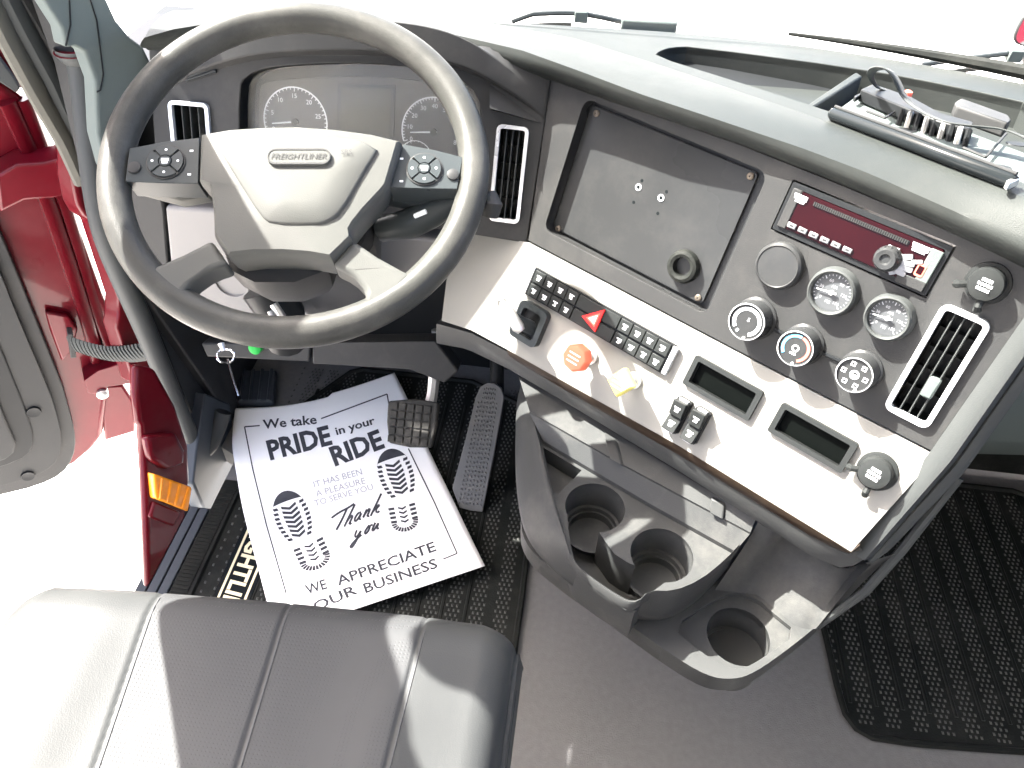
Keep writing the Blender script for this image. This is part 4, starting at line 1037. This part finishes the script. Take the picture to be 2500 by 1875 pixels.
def boot(c, a, L, Wd, heel=False):
    "printed sole: toe cap, lugs down both sides, chevrons in the middle"
    ca, sa = math.cos(R_(a)), math.sin(R_(a)); g = MB()
    def P(x, y): return ink(c[0]+x*Wd*ca+y*L*sa, c[1]+x*Wd*sa*-1+y*L*ca)
    def poly(pts): g.add([P(*p) for p in pts], [tuple(range(len(pts)))])
    if not heel:
        top = [(-.93+1.86*i/16) for i in range(17)]
        up = [(x, -math.sqrt(max(0, 1-x*x*.98))*1.0) for x in top]; lo = [(x*1.0, -.60+.05*x*x) for x in top]
        for i in range(16):
            if up[i][1] < lo[i][1] or up[i+1][1] < lo[i+1][1]: poly([up[i], up[i+1], (lo[i+1][0], max(lo[i+1][1], up[i+1][1])), (lo[i][0], max(lo[i][1], up[i][1]))])
        for s_ in (-1, 1):
            for k in range(8):
                y = -.48+.185*k; wdt = math.sqrt(max(.05, 1-(y*.86)**2)); poly([(s_*wdt, y), (s_*wdt*.96, y+.11), (s_*(wdt-.30), y+.13), (s_*(wdt-.26), y+.02)])
        for k in range(7):
            y = -.42+.19*k; hw = .48*(1-.25*abs(y))
            poly([(-hw, y-.05), (0, y+.08), (0, y+.19), (-hw, y+.06)]); poly([(hw, y-.05), (0, y+.08), (0, y+.19), (hw, y+.06)])
    else:
        for s_ in (-1, 1):
            for k in range(4):
                y = -.8+.3*k; poly([(s_*.98, y), (s_*.98, y+.18), (s_*.55, y+.2), (s_*.55, y+.03)])
        for k in range(12):
            t0, t1 = math.pi*k/12, math.pi*(k+.75)/12
            poly([(.98*math.cos(t0), .3+.7*math.sin(t0)), (.98*math.cos(t1), .3+.7*math.sin(t1)), (.62*math.cos(t1), .3+.42*math.sin(t1)), (.62*math.cos(t0), .3+.42*math.sin(t0))])
        for k in range(4):
            y = -.75+.3*k; poly([(-.28, y), (.02, y+.12), (.30, y+.02), (.30, y+.14), (.02, y+.26), (-.28, y+.12)])
    g.build('boot_print', 'ink', pp, weld=False, smooth=False)
boot((713, 1258), 20, 62, 44); boot((966, 1154), 18, 60, 43); boot((764, 1354), 24, 38, 40, True); boot((986, 1262), 12, 36, 34, True)

# ================================================================== SEAT
st = thing('driver_seat', 'grey leather driver seat cushion with stitched panels', 'seat')
def zs(x, y):
    cx_ = -.325; t = (x-cx_)/.29
    z = .500
    yf = .440+.014*t-.008*t*t-((.05 if t > 0 else .10)*max(0, abs(t)-.88))                        # front edge in plan
    e = max(0, y-(yf-.05))/.05; e = min(e, 1)
    z -= .045*(1-math.sqrt(max(0, 1-e*e)))
    side = max(0, abs(t)-.88)/.14; side = min(side, 1)
    z -= .045*(1-math.sqrt(max(0, 1-side*side)))
    z += .009*math.exp(-((abs(t)-.62)/.17)**2)*min(1, (.46-y)/.16)     # bolsters
    return z
seams = [lambda y: -.452+.16*(.42-y)*.9, lambda y: -.297+.06*(.42-y), lambda y: -.136-.02*(.42-y)]
def sx(x, y):
    d = 0
    for f in seams: d += .003*math.exp(-((x-f(y))/.0024)**2)
    return d
NX, NY = 300, 60
bands = [[], [], [], []]
rows = []
for j in range(NY+1):
    t = j/NY; row = []
    for i in range(NX+1):
        x = -.615+.59*i/NX
        tt = (x+.325)/.29; yf = .440+.014*tt-.008*tt*tt-(.05 if tt > 0 else .10)*max(0, abs(tt)-.88)
        y = -.25+(yf+.25)*t; row.append(V((x, y, zs(x, y)-sx(x, y))))
    rows.append(row)
low_ = [V((p.x, p.y+.004, p.z-.05)) for p in rows[-1]]; low2 = [V((p.x, p.y-.02, .33)) for p in rows[-1]]
rows += [low_, low2]
g = MB(); g.loft(rows); nf = len(g.f)
for k in range(nf):
    c = sum((g.v[i] for i in g.f[k]), V())/len(g.f[k])
    g.m[k] = 1 if seams[0](c.y) < c.x < seams[2](c.y) else 0
g.build('cushion', ['leather', 'leather_perf'], st, ang=80)
for s_ in (-.615, -.025):
    g = MB(); top = [r[0] if s_ < -.3 else r[-1] for r in rows[:-2]]
    g.loft([top, [V((p.x+(-.006 if s_ < -.3 else .006), p.y, p.z-.03)) for p in top], [V((p.x, p.y-.01, .33)) for p in top]]); g.build('side_panel', 'leather', st, ang=80)
for f in seams:
    g = MB(); pts = []
    for j in range(40):
        y = -.2+.61*j/39; x = f(y)+.0045; pts.append((x, y, zs(x, y)-sx(x, y)+.0003))
    g.tube(pts, .0008, 5); g.build('stitching', 'seam', st)
g = MB(); y_ = [-.2+.58*j/30 for j in range(31)]
g.tube([(-.026, y, zs(-.026, y)-.012) for y in y_]+[(-.035, .395, zs(-.03, .39)-.02)], .004, 8); g.build('piping', 'leather', st)
g = MB(); g.prism(Z0, rrect(-.32, .06, .5, .6, .05), .06, .335); g.build('seat_base', 'black', st, bevel=.01)

# ================================================================== LEFT SIDE: jamb, handle, sill, door, fender
# windscreen pillar trim
pi_ = thing('windscreen_pillar', 'grey-green plastic trim on the left windscreen pillar', 'pillar')
FPi = Fr((-.665, 1.06, .9), nrm(-62, 2))
FPi = Fr(FPi.o, FPi.n)
q = FPi.poly([(-60, -260), (205, -260), (262, 0), (285, 50), (320, 92), (352, 116), (368, 150), (372, 260), (330, 330), (262, 420), (238, 330), (232, 200), (205, 125), (178, 112), (160, 118), (150, 70)])
g = MB(); g.prism(FPi, q, -.03, 0); g.build('pillar_trim', 'pillar', pi_, bevel=.008, seg=4)
g = MB(); q = FPi.poly([(168, -20), (172, 60), (160, 112)]); g.tube([FPi.pt(*p, .0005) for p in q], .0012, 5); g.build('trim_seam', 'black', pi_)
g = MB(); q = FPi.poly([(214, -20), (236, 50), (252, 180), (245, 220), (236, 225)]); g.tube([FPi.pt(*p, .0005) for p in q], .0012, 5); g.build('trim_seam', 'black', pi_)
# unseen upper pillar, outline shaped to throw the shade bands on wheel and seat
FU = Fr((-.68, 0, 0), (1, 0, 0), (0, 1, 0))
up = [(1.02, 1.03), (.94, 1.10), (.875, 1.163), (.834, 1.198), (.80, 1.229), (.765, 1.235), (.70, 1.15), (.625, 1.119), (.594, 1.139), (.568, 1.168), (.536, 1.197), (.488, 1.216), (.40, 1.40), (.33, 1.72), (.13, 1.72), (.30, 1.05), (.383, .966), (.427, .92), (.458, .887), (.481, .862), (.513, .841), (.57, .90), (.66, 1.02), (.728, 1.05), (.80, 1.06), (.92, 1.03)]
FU = Fr((-.68, 0, 0), (1, 0, 0), (0, 1, 0))
g = MB(); g.prism(FU, smooth_poly(up, 2), -.03, .01); g.build('pillar_shade_panel', 'pillar', pi_, bevel=.008, seg=3)
lobe = smooth_poly([(.644, 1.169), (.612, 1.158), (.588, 1.171), (.576, 1.197), (.576, 1.228), (.586, 1.263), (.571, 1.29), (.542, 1.328), (.52, 1.5), (.66, 1.5), (.70, 1.38), (.71, 1.28), (.68, 1.20)], 1)
g = MB(); g.prism(FU, lobe, .015, .035); lobe_obj = g.build('seat_shade_slab', 'pillar', None, bevel=.006, seg=3); tag(lobe_obj, 'unseen grey slab added beside the left windscreen pillar to shade the seat', 'shade slab')  # unseen slab, added only to throw a rounded shadow on the seat

# grab handle
gh = thing('grab_handle', 'long grey tubular grab handle beside the open door', 'grab handle')
hp_ = [(192, 128), (204, 180), (216, 300), (232, 450), (252, 560), (290, 660), (345, 780), (395, 900), (440, 1010), (470, 1080), (488, 1108), (508, 1098), (530, 1050), (545, 1005)]
pts = [onp(u, v, V((-.765, 0, 0)), V((1, 0, 0))) for u, v in hp_[:10]]+[onp(u, v, V((-.765+.012*k, 0, 0)), V((1, 0, 0))) for k, (u, v) in enumerate(hp_[10:])]
pts = resample([V(p) for p in smooth_poly([tuple(p) for p in pts], 2, False)], 50)
g = MB(); g.tube(pts, [.021-.004*i/49 for i in range(50)], 16); g.build('bar', 'trim', gh)
p0 = pts[0]; g = MB(); g.lathe(Fr(p0, (0, 0, 1), (1, 0, 0)), (0, 0), [(.030, .010), (.031, .0), (.027, -.008), (.021, -.014)], 24, caps=False); g.build('socket_ring', 'trim', gh)
g = MB(); g.lathe(Fr(p0+V((0, 0, .004)), (0, 0, 1), (1, 0, 0)), (0, 0), [(.033, 0), (.03, .001)], 24); g.build('socket_disc', 'red', gh)  # disc in the red body colour at the handle socket

# kick panel and door frame trim inside
kp = thing('kick_panel', 'dark grey kick panel beside the footwell left of the pedals', 'kick panel')
FKp = Fr((-.745, 0, 0), (1, 0, 0), (0, -1, 0))
q = FKp.poly([(300, 500), (372, 520), (430, 690), (545, 830), (585, 1000), (560, 1040), (520, 960), (430, 830), (340, 700)])
g = MB(); g.prism(FKp, q, -.03, 0); g.build('kick_plate', 'panel', kp, bevel=.004)
g = MB(); g.prism(Fr((-.80, 0, 0), (1, 0, 0), (0, 1, 0)), [(1.36, 0), (1.0, 0), (1.0, .55), (1.015, .70), (1.045, .83), (1.05, .95), (1.02, 1.18), (1.085, 1.18), (1.085, .90), (1.17, .79), (1.3, .74), (1.5, .6)], 0, .035); g.build('shading_side_wall', 'panel', kp)  # added wall, its unseen top raised to keep sun off the footwell
q = FKp.poly([(500, 960), (560, 985), (575, 1110), (600, 1230), (560, 1255), (500, 1250), (470, 1180), (478, 1100)])
g = MB(); g.prism(FKp, q, -.03, .002); g.build('lower_kick_plate', 'sill', kp, bevel=.004)
sl_ = [onp(u, v, V((-.775, 0, 0)), V((1, 0, 0))) for u, v in ((255, 540), (300, 660), (360, 800), (430, 960), (470, 1090), (478, 1150), (478, 1200), (466, 1250))]
g = MB(); g.tube(resample([V(p) for p in smooth_poly([tuple(p) for p in sl_], 2, False)], 30), .013, 10); g.build('door_seal', 'panel', kp)
# sill
si = thing('door_sill', 'blue-grey ribbed door sill with lettered plate beside the paper', 'door sill')
e0 = Z0.loc(443, 1248); e1 = Z0.loc(351, 1425)
XS = -.765
g = MB(); g.box(Z0, XS, -.655, .30, .86, -.05, .004); g.build('sill_body', 'sill', si, bevel=.004)
for i in range(3):
    x = XS+.006+.021*i; s_ = MB(); s_.box(Z0, x, x+.018, .30, .855, .003, .010); s_.build('sill_rib', 'sill', si, bevel=.002)
s_ = MB(); s_.box(Z0, XS+.070, XS+.105, .30, .93, .003, .012); s_.build('anti_slip_strip', 'rubber', si, bevel=.002)
for i in range(60):
    y = .45+.008*i; s_2 = None
tk = MB()
for i in range(70):
    y = .36+.008*i; tk.box(Z0, XS+.072, XS+.103, y, y+.004, .012, .0135)
stuff(tk.build('strip_teeth', 'rubber', si))
px0 = Z0.hit(607, 1302); px1 = Z0.hit(554, 1425); qx = Z0.hit(614, 1425)
x_l = (px0.x+px1.x)/2; x_r = qx.x+.004
s_ = MB(); s_.box(Z0, x_l-.012, x_r+.010, .36, .98, .003, .009); s_.build('name_plate', 'gloss_black', si, bevel=.002)
s_ = MB()
for x in (x_l, x_r): s_.box(Z0, x-.0022, x+.0022, .40, .94, .0085, .0098)
ty0 = Z0.hit(636, 1352).y
# lettering runs from the front to the rear, read from outside
hgt = (x_r-x_l)*.62; _, _, asp = text2d('FREIGHTLINER', .03); wdt = asp*hgt*.98
yst = Z0.hit(622, 1352).y + wdt*4.35/12
s_.text('FREIGHTLINER', lambda x, y: V((x_l+(x_r-x_l)*.19+y*hgt, yst-x*wdt, .0099)), 0, .03, .12)
s_.build('plate_lettering', 'cream', si, weld=False)

# fender with amber marker
fe_ = thing('cab_fender', 'red fender panel with amber marker light outside the door opening', 'fender')
FF = Fr((-.86, 0, 0), nrm(-75, 12))
q = FF.poly([(330, 890), (380, 900), (430, 990), (462, 1090), (465, 1170), (455, 1260), (362, 1440), (357, 1300), (352, 1150), (345, 1040), (338, 1030), (330, 960)])
g = MB(); g.prism(FF, q, -.018, 0); g.build('fender_panel', 'red', fe_, bevel=.008, seg=4)
q = FF.poly([(346, 1062), (420, 1054), (442, 1098), (440, 1130), (392, 1146), (356, 1120)]); g = MB(); g.prism(FF, q, -.01, .012); g.build('fender_ridge', 'red', fe_, bevel=.008, seg=3)
q = FF.poly([(360, 1152), (455, 1186), (445, 1246), (366, 1214)]); g = MB(); g.prism(FF, q, -.012, .016); lamp = g.build('marker_light', 'amber', fe_, bevel=.004, seg=3)
for i in range(4):
    t = .15+.23*i; a = V(q[0]).lerp(V(q[1]), t); b = V(q[3]).lerp(V(q[2]), t); s_ = MB(); s_.tube([FF.pt(a.x, a.y-.006, .0165), FF.pt(b.x, b.y+.006, .0165)], .003, 6); s_.build('lens_rib', 'amber', lamp)
q = FF.poly([(372, 1222), (438, 1250), (420, 1285), (360, 1262)]); g = MB(); g.prism(FF, q, -.02, -.004 +.01); g.build('step_edge', 'red', fe_, bevel=.004)

# open door
do = thing('open_door', 'open red driver door with grey inner panel', 'door')
TH = R_(55); FD = Fr((-.90, 1.17, 0), (math.cos(TH), -math.sin(TH), 0))
shell = [(-260, 60), (0, 82), (60, 190), (96, 300), (150, 420), (205, 560), (252, 700), (290, 800), (318, 880), (345, 960), (330, 1058), (252, 1080), (240, 1100), (190, 1160), (100, 1195), (0, 1222), (-260, 1290)]
shell = [(-260, 60), (0, 205), (65, 256), (127, 386), (171, 500), (212, 612), (253, 728), (280, 790), (272, 900), (262, 1000), (254, 1070), (232, 1100), (190, 1136), (100, 1176), (0, 1196)]
q = FD.poly(shell)+[(FD.loc(0, 1222)[0]-.15, -.30), (-1.0, -.32), (-1.0, 1.15)]; q[0] = (-.13, 1.15); g = MB(); g.prism(FD, q, -.07, -.012); g.build('door_shell', 'red', do, bevel=.010, seg=4)
inner = [(-260, 250), (-20, 520), (0, 560), (50, 680), (110, 830), (150, 930), (172, 1010), (184, 1060), (178, 1110), (150, 1150), (90, 1178), (0, 1200), (-260, 1260)]
q = smooth_poly(FD.poly(inner), 1); g = MB(); g.prism(FD, q, -.013, .012); g.build('door_seal', 'panel', do, bevel=.006, seg=3)
inner2 = [(-280, 300), (-40, 580), (0, 655), (40, 760), (100, 900), (132, 980), (150, 1060), (142, 1110), (110, 1140), (60, 1160), (0, 1176), (-260, 1230)]
q = smooth_poly(FD.poly(inner2, .012), 1); g = MB(); g.prism(FD, q, .010, .026); g.build('inner_panel', 'door_trim', do, bevel=.008, seg=4)
inner3 = [(-300, 500), (-40, 760), (0, 840), (40, 940), (68, 1010), (84, 1070), (70, 1110), (0, 1140), (-260, 1200)]
q = smooth_poly(FD.poly(inner3, .026), 1); g = MB(); g.prism(FD, q, .024, .030); g.build('door_pocket', 'black', do, bevel=.004, seg=3)
inner4 = [(-300, 600), (-60, 860), (-10, 960), (22, 1040), (44, 1090), (0, 1124), (-260, 1186)]
q = smooth_poly(FD.poly(inner4, .030), 1); g = MB(); g.prism(FD, q, .028, .040); g.build('pocket_lid', 'door_trim', do, bevel=.006, seg=4)
for p in ((82, 1004), (68, 1160)):
    c = FD.loc(*p, .026); s_ = MB(); s_.lathe(FD, c, [(.014, .027), (.013, .031), (.006, .030)], 18); s_.build('panel_plug', 'black', do)
g = MB(); g.prism(FD, [(-.02, 1.14), (-.52, 1.14), (-.52, 1.70), (-.40, 1.70), (-.355, 1.63), (-.33, 1.622), (-.18, 1.62)], -.05, -.03); g.build('door_shade_panel', 'red', do, bevel=.006, seg=3)  # unseen panel added above the belt to keep sun off the carpet
# pressed flanges down the hinge edge
fl = [[(20, 250), (70, 360), (128, 520), (176, 660), (214, 780), (240, 880)], [(60, 250), (110, 380), (165, 520), (212, 670), (250, 800), (280, 880)]]
for k, l in enumerate(fl):
    pts = [FD.pt(*FD.loc(*p), -.006-.012*k) for p in l]; g = MB(); g.tube(resample(pts, 24), .020-.004*k, 8, flat_=.6); g.build('edge_flange', 'red', do, ang=50)
q = FD.poly([(110, 760), (168, 770), (190, 800), (178, 850), (150, 880), (120, 800)]); g = MB(); g.prism(FD, q, -.012, .004); g.build('edge_bracket', 'red', do, bevel=.004)
q = FD.poly([(-60, 90), (0, 70), (60, 160), (104, 262), (66, 232), (40, 215), (0, 205), (-60, 205)]); g = MB(); g.prism(FD, q, -.05, -.01); g.build('window_post', 'red', do, bevel=.006, seg=3)
q = FD.poly([(-40, 110), (0, 140), (30, 180), (50, 212), (40, 226), (0, 200), (-40, 180)]); g = MB(); g.prism(FD, q, -.012, .004); g.build('mirror_gusset', 'trim', do, bevel=.003)
# red hinge post of the cab and hinges
hpst = thing('hinge_post', 'red hinge post of the cab with bolted hinge arms', 'door post')
FH = Fr((-.83, 1.10, 0), nrm(-70, 0))
q = FH.poly([(176, 330), (215, 330), (245, 520), (300, 680), (350, 800), (400, 930), (330, 940), (285, 800), (290, 772), (291, 731), (262, 640), (231, 544), (206, 528), (190, 500), (178, 440)]); g = MB(); g.prism(FH, q, -.04, 0); g.build('post', 'red', hpst, bevel=.006, seg=3)
def hinge(px, h0, h1, name='hinge_arm'):
    q = FD.poly(px, h1); g = MB(); g.prism(FD, q, h0, h1); return g.build(name, 'red', hpst, bevel=.006, seg=3)
hinge([(-10, 430), (40, 402), (110, 398), (142, 388), (160, 362), (188, 352), (196, 440), (176, 470), (120, 486), (60, 490), (0, 520)], -.01, .05)
hinge([(138, 320), (155, 305), (176, 318), (182, 360), (150, 368), (136, 350)], .0, .055, 'hinge_knuckle')
hinge([(205, 930), (240, 905), (320, 880), (352, 872), (368, 900), (330, 935), (262, 945), (262, 965), (215, 960)], -.02, .03)
hinge([(230, 945), (300, 940), (330, 985), (332, 1055), (256, 1078), (248, 1000)], -.05, -.02, 'lower_bracket')
s_ = MB(); q = FD.loc(250, 960, .03); s_.lathe(FD, q, [(.012, .02), (.012, .036), (.006, .04)], 12); s_.build('hinge_bolt', 'steel', hpst)
# check strap
cs = thing('check_strap', 'black ribbed webbing strap between door and cab', 'strap')
a = FD.pt(*FD.loc(172, 838, .035), .035); b = onp(360, 858, V((-.80, 0, 0)), V((1, 0, 0)))
pts = [a.lerp(b, i/20)+V((0, 0, -.018*math.sin(math.pi*i/20))) for i in range(21)]
g = MB(); g.tube(pts, .020, 8, flat_=.2, up=(0, 1, 0)); g.build('webbing', 'webbing', cs)
for i in range(1, 20):
    p = pts[i]; d = (pts[i+1]-pts[i-1]).normalized(); s_ = MB(); s_.tube([p-d*.0025, p+d*.0025], .0222, 8, flat_=.26, up=(0, 1, 0)); s_.build('rib', 'webbing', cs)
g = MB(); g.prism(FD, FD.poly([(164, 812), (178, 812), (186, 870), (172, 872)], .04), .02, .045); g.build('strap_clip', 'panel', cs, bevel=.002)
# door opening weather strip along the pillar, seen behind the handle top
ws = thing('weather_strip', 'beige-grey door frame weather strip running up the pillar', 'weather strip')
for k, (l, m_, r_) in enumerate([([(-40, -30), (20, 90), (90, 220), (160, 340), (205, 440)], 'strip', .020), ([(0, -60), (60, 60), (130, 190), (175, 290), (210, 360)], 'trim', .022), ([(30, -60), (95, 50), (150, 150), (180, 210)], 'panel', .020)]):
    pts = [onp(u, v, V((-.80, 1.10, 0)), nrm(-62, 0)) for u, v in l]; g = MB(); g.tube(resample(pts, 20), r_, 10, flat_=.7); g.build('strip', m_, ws)

# ================================================================== DEVICE BRACKET in the right tray
dv = thing('device_bracket', 'black device mount with a loose grey ribbon cable in the dash tray', 'bracket')
FD2 = Fr(DECK.pt(0, 0, .0), DECK.n, DECK.x)
a = DECK.hit(2030, 276, .008); b = DECK.hit(2478, 446, .008)
g = MB(); g.tube([a, a.lerp(b, .02), a.lerp(b, .98), b], [.006, .0085, .0085, .006], 14); g.build('clamp_bar', 'gloss_black', dv)
g = MB(); g.tube([a.lerp(b, .01)+V((0, 0, .009)), a.lerp(b, .99)+V((0, 0, .009))], .002, 8); g.build('bar_rail', 'panel', dv)
q = FD2.poly([(2040, 262), (2110, 212), (2180, 232), (2345, 300), (2560, 380), (2560, 470), (2470, 435)]); g = MB(); g.prism(FD2, q, -.014, -.006); g.build('base_plate', 'pillar', dv, bevel=.002)
for p, rr in (((2212, 306), .012), ((2440, 395), .012), ((2265, 262), .010), ((2494, 340), .012)):
    c = FD2.loc(*p); s_ = MB(); s_.lathe(FD2, (0, 0), [(rr, -.006), (rr*.95, -.0052)], 20)
    s_.v = [FD2.pt(c[0]+FD2.inv(v)[0]*1.3, c[1]+FD2.inv(v)[1]*.8, FD2.inv(v)[2]) for v in s_.v]; s_.build('mount_hole', 'black', dv)
g = MB(); q = FD2.poly([(2095, 240), (2125, 226), (2220, 260), (2290, 300), (2368, 322), (2360, 340), (2280, 318), (2200, 285)]); g.prism(FD2, q, -.004, .012); g.build('circuit_block', 'black', dv, bevel=.002)
for i in range(9):
    t = i/8; p = FD2.hit(2200+160*t, 285+50*t); s_ = MB(); s_.tube([p+FD2.n*.002, p+FD2.n*.012+V((-.004, -.010, 0)), p+V((-.006, -.018, -.004))], .0035, 6); s_.build('contact_pin', 'steel' if i % 2 else 'black', dv)
g = MB(); q = FD2.poly([(2082, 246), (2102, 236), (2100, 240), (2086, 250)]); g.prism(FD2, q, 0, .006); g.build('latch', 'black', dv)
rbn = [(2170, 222, .010), (2140, 212, .016), (2124, 190, .034), (2128, 172, .050), (2150, 166, .058), (2172, 172, .058), (2190, 200, .044), (2204, 236, .026), (2230, 262, .020), (2280, 290, .018), (2330, 306, .018), (2400, 312, .020), (2460, 318, .022), (2530, 352, .016)]
pts = [FD2.pt(*FD2.loc(u, v, h), h) for u, v, h in rbn]; pts = resample([V(p) for p in smooth_poly([tuple(p) for p in pts], 2, False)], 46)
g = MB(); wv = (DECK.x*.55+DECK.y*.6-DECK.n*.2).normalized()*.011
g.loft([[p-wv for p in pts], [p+wv for p in pts]]); o = g.build('ribbon_cable', 'trim', dv); s_ = o.modifiers.new('s', 'SOLIDIFY'); s_.thickness = .0016
q = FD2.poly([(2332, 250), (2345, 242), (2462, 284), (2468, 294), (2458, 304), (2336, 262)], .012); g = MB(); g.prism(FD2, q, -.004, .014); g.build('foam_pad', 'panel', dv, bevel=.003)
for p, q_ in (((2115, 275), (2160, 292)), ((2160, 292), (2190, 272)), ((2350, 365), (2405, 388)), ((2405, 388), (2455, 330))):
    s_ = MB(); s_.tube([FD2.hit(*p)+FD2.n*.002, FD2.hit(*q_)+FD2.n*.002], .0016, 6); s_.build('spring_wire', 'panel', dv)
c = FD2.loc(2216, 228, .01); s_ = MB(); s_.lathe(FD2, c, [(.006, 0), (.006, .012), (.003, .014)], 12); s_.build('red_button', 'warm', dv)
s_ = MB(); q = FD2.poly([(2455, 445), (2480, 432), (2490, 440), (2462, 452)], .01); s_.prism(FD2, q, .004, .012); s_.build('end_clip', 'steel', dv, bevel=.001)

# ================================================================== WINDSCREEN, wipers, bonnet, mirror
wsn = MB(); rows = []
for k in range(6):
    t = k/5; rows.append([V((x, far(x)+.02-.55*t-.05*math.sin(math.pi*t)*0, .885-.174*(far(x)-.95)+.85*t)) for x in [-.75+.08*i for i in range(22)]])
wsn.loft(rows); o = wsn.build('windscreen', 'glass')
tag(o, 'clear curved windscreen rising from the dash deck', 'windscreen')
ed = MB(); ed.tube([V((x, far(x)+.012, .885-.174*(far(x)-.95)+.012)) for x in [.30+.04*i for i in range(17)]], [.003+.001*i for i in range(17)], 8)
o = ed.build('windscreen_seal', 'rubber'); tag(o, 'black rubber seal along the lower right windscreen edge', 'seal')
def wiper(pts, label):
    t = thing('wiper', label, 'wiper', group='windscreen wipers')
    p = [onp(u, v, V((0, 1.47, 0)), V((0, 1, 0))) for u, v in pts]
    g = MB(); g.tube(resample(p, 16), .005, 8); g.build('wiper_arm', 'pod', t)
    g = MB(); g.tube([q+V((0, -.012, -.016)) for q in resample(p, 16)][:9], .004, 6); g.build('wiper_blade', 'rubber', t)
    g = MB(); g.box(Fr(p[len(p)//2], (0, -1, 0), (1, 0, 0)), -.012, .012, -.014, .006, -.01, .01); g.build('wiper_clip', 'pillar', t, bevel=.002)
    g = MB(); g.box(Fr(p[-1], (0, -1, 0), (1, 0, 0)), -.01, .09, -.016, .010, -.015, .01); g.build('wiper_pivot', 'pillar', t, bevel=.004)
wiper([(1250, 52), (1300, 34), (1370, 31), (1420, 33), (1470, 42), (1530, 56)], 'dark wiper arm seen above the middle of the dash')
wiper([(2250, 158), (2330, 146), (2430, 134), (2480, 128), (2560, 118), (2620, 112)], 'wiper arm beyond the right end of the dash')
# bonnet falling away in front of the screen
g = MB(); rows = []
for k in range(9):
    t = k/8; y = 1.52+1.5*t; rows.append([V((x, y, .735-.40*1.5*t-.10*t*t-.10*(x-.2)**2*(1+t)-(.03 if abs(x-.2) > .85 else 0))) for x in [-.9+.11*i for i in range(21)]])
g.loft(rows); o = g.build('truck_bonnet', 'red', ang=80); tag(o, 'red truck bonnet falling away beyond the windscreen', 'bonnet')
mr = thing('bonnet_mirror', 'small bonnet mirror standing at the top right corner', 'mirror')
FM = Fr(dep(2500, 80, 2.1), nrm(10, 5))
q = smooth_poly(FM.poly([(2502, 30), (2476, 80), (2474, 104), (2500, 116), (2580, 110), (2590, 40)]), 1)
g = MB(); g.prism(FM, q, -.06, 0); g.build('mirror_shell', 'trim', mr, bevel=.01)
cxm = sum(p[0] for p in q)/len(q); cym = sum(p[1] for p in q)/len(q)
g = MB(); g.prism(FM, [(cxm+(a-cxm)*.86, cym+(b-cym)*.86) for a, b in q], -.002, .002); g.build('mirror_glass', 'chrome', mr)
g = MB(); g.tube([dep(2512, 112, 2.1), dep(2514, 150, 2.12), dep(2516, 230, 2.16)], .018, 8); g.build('mirror_post', 'trim', mr)
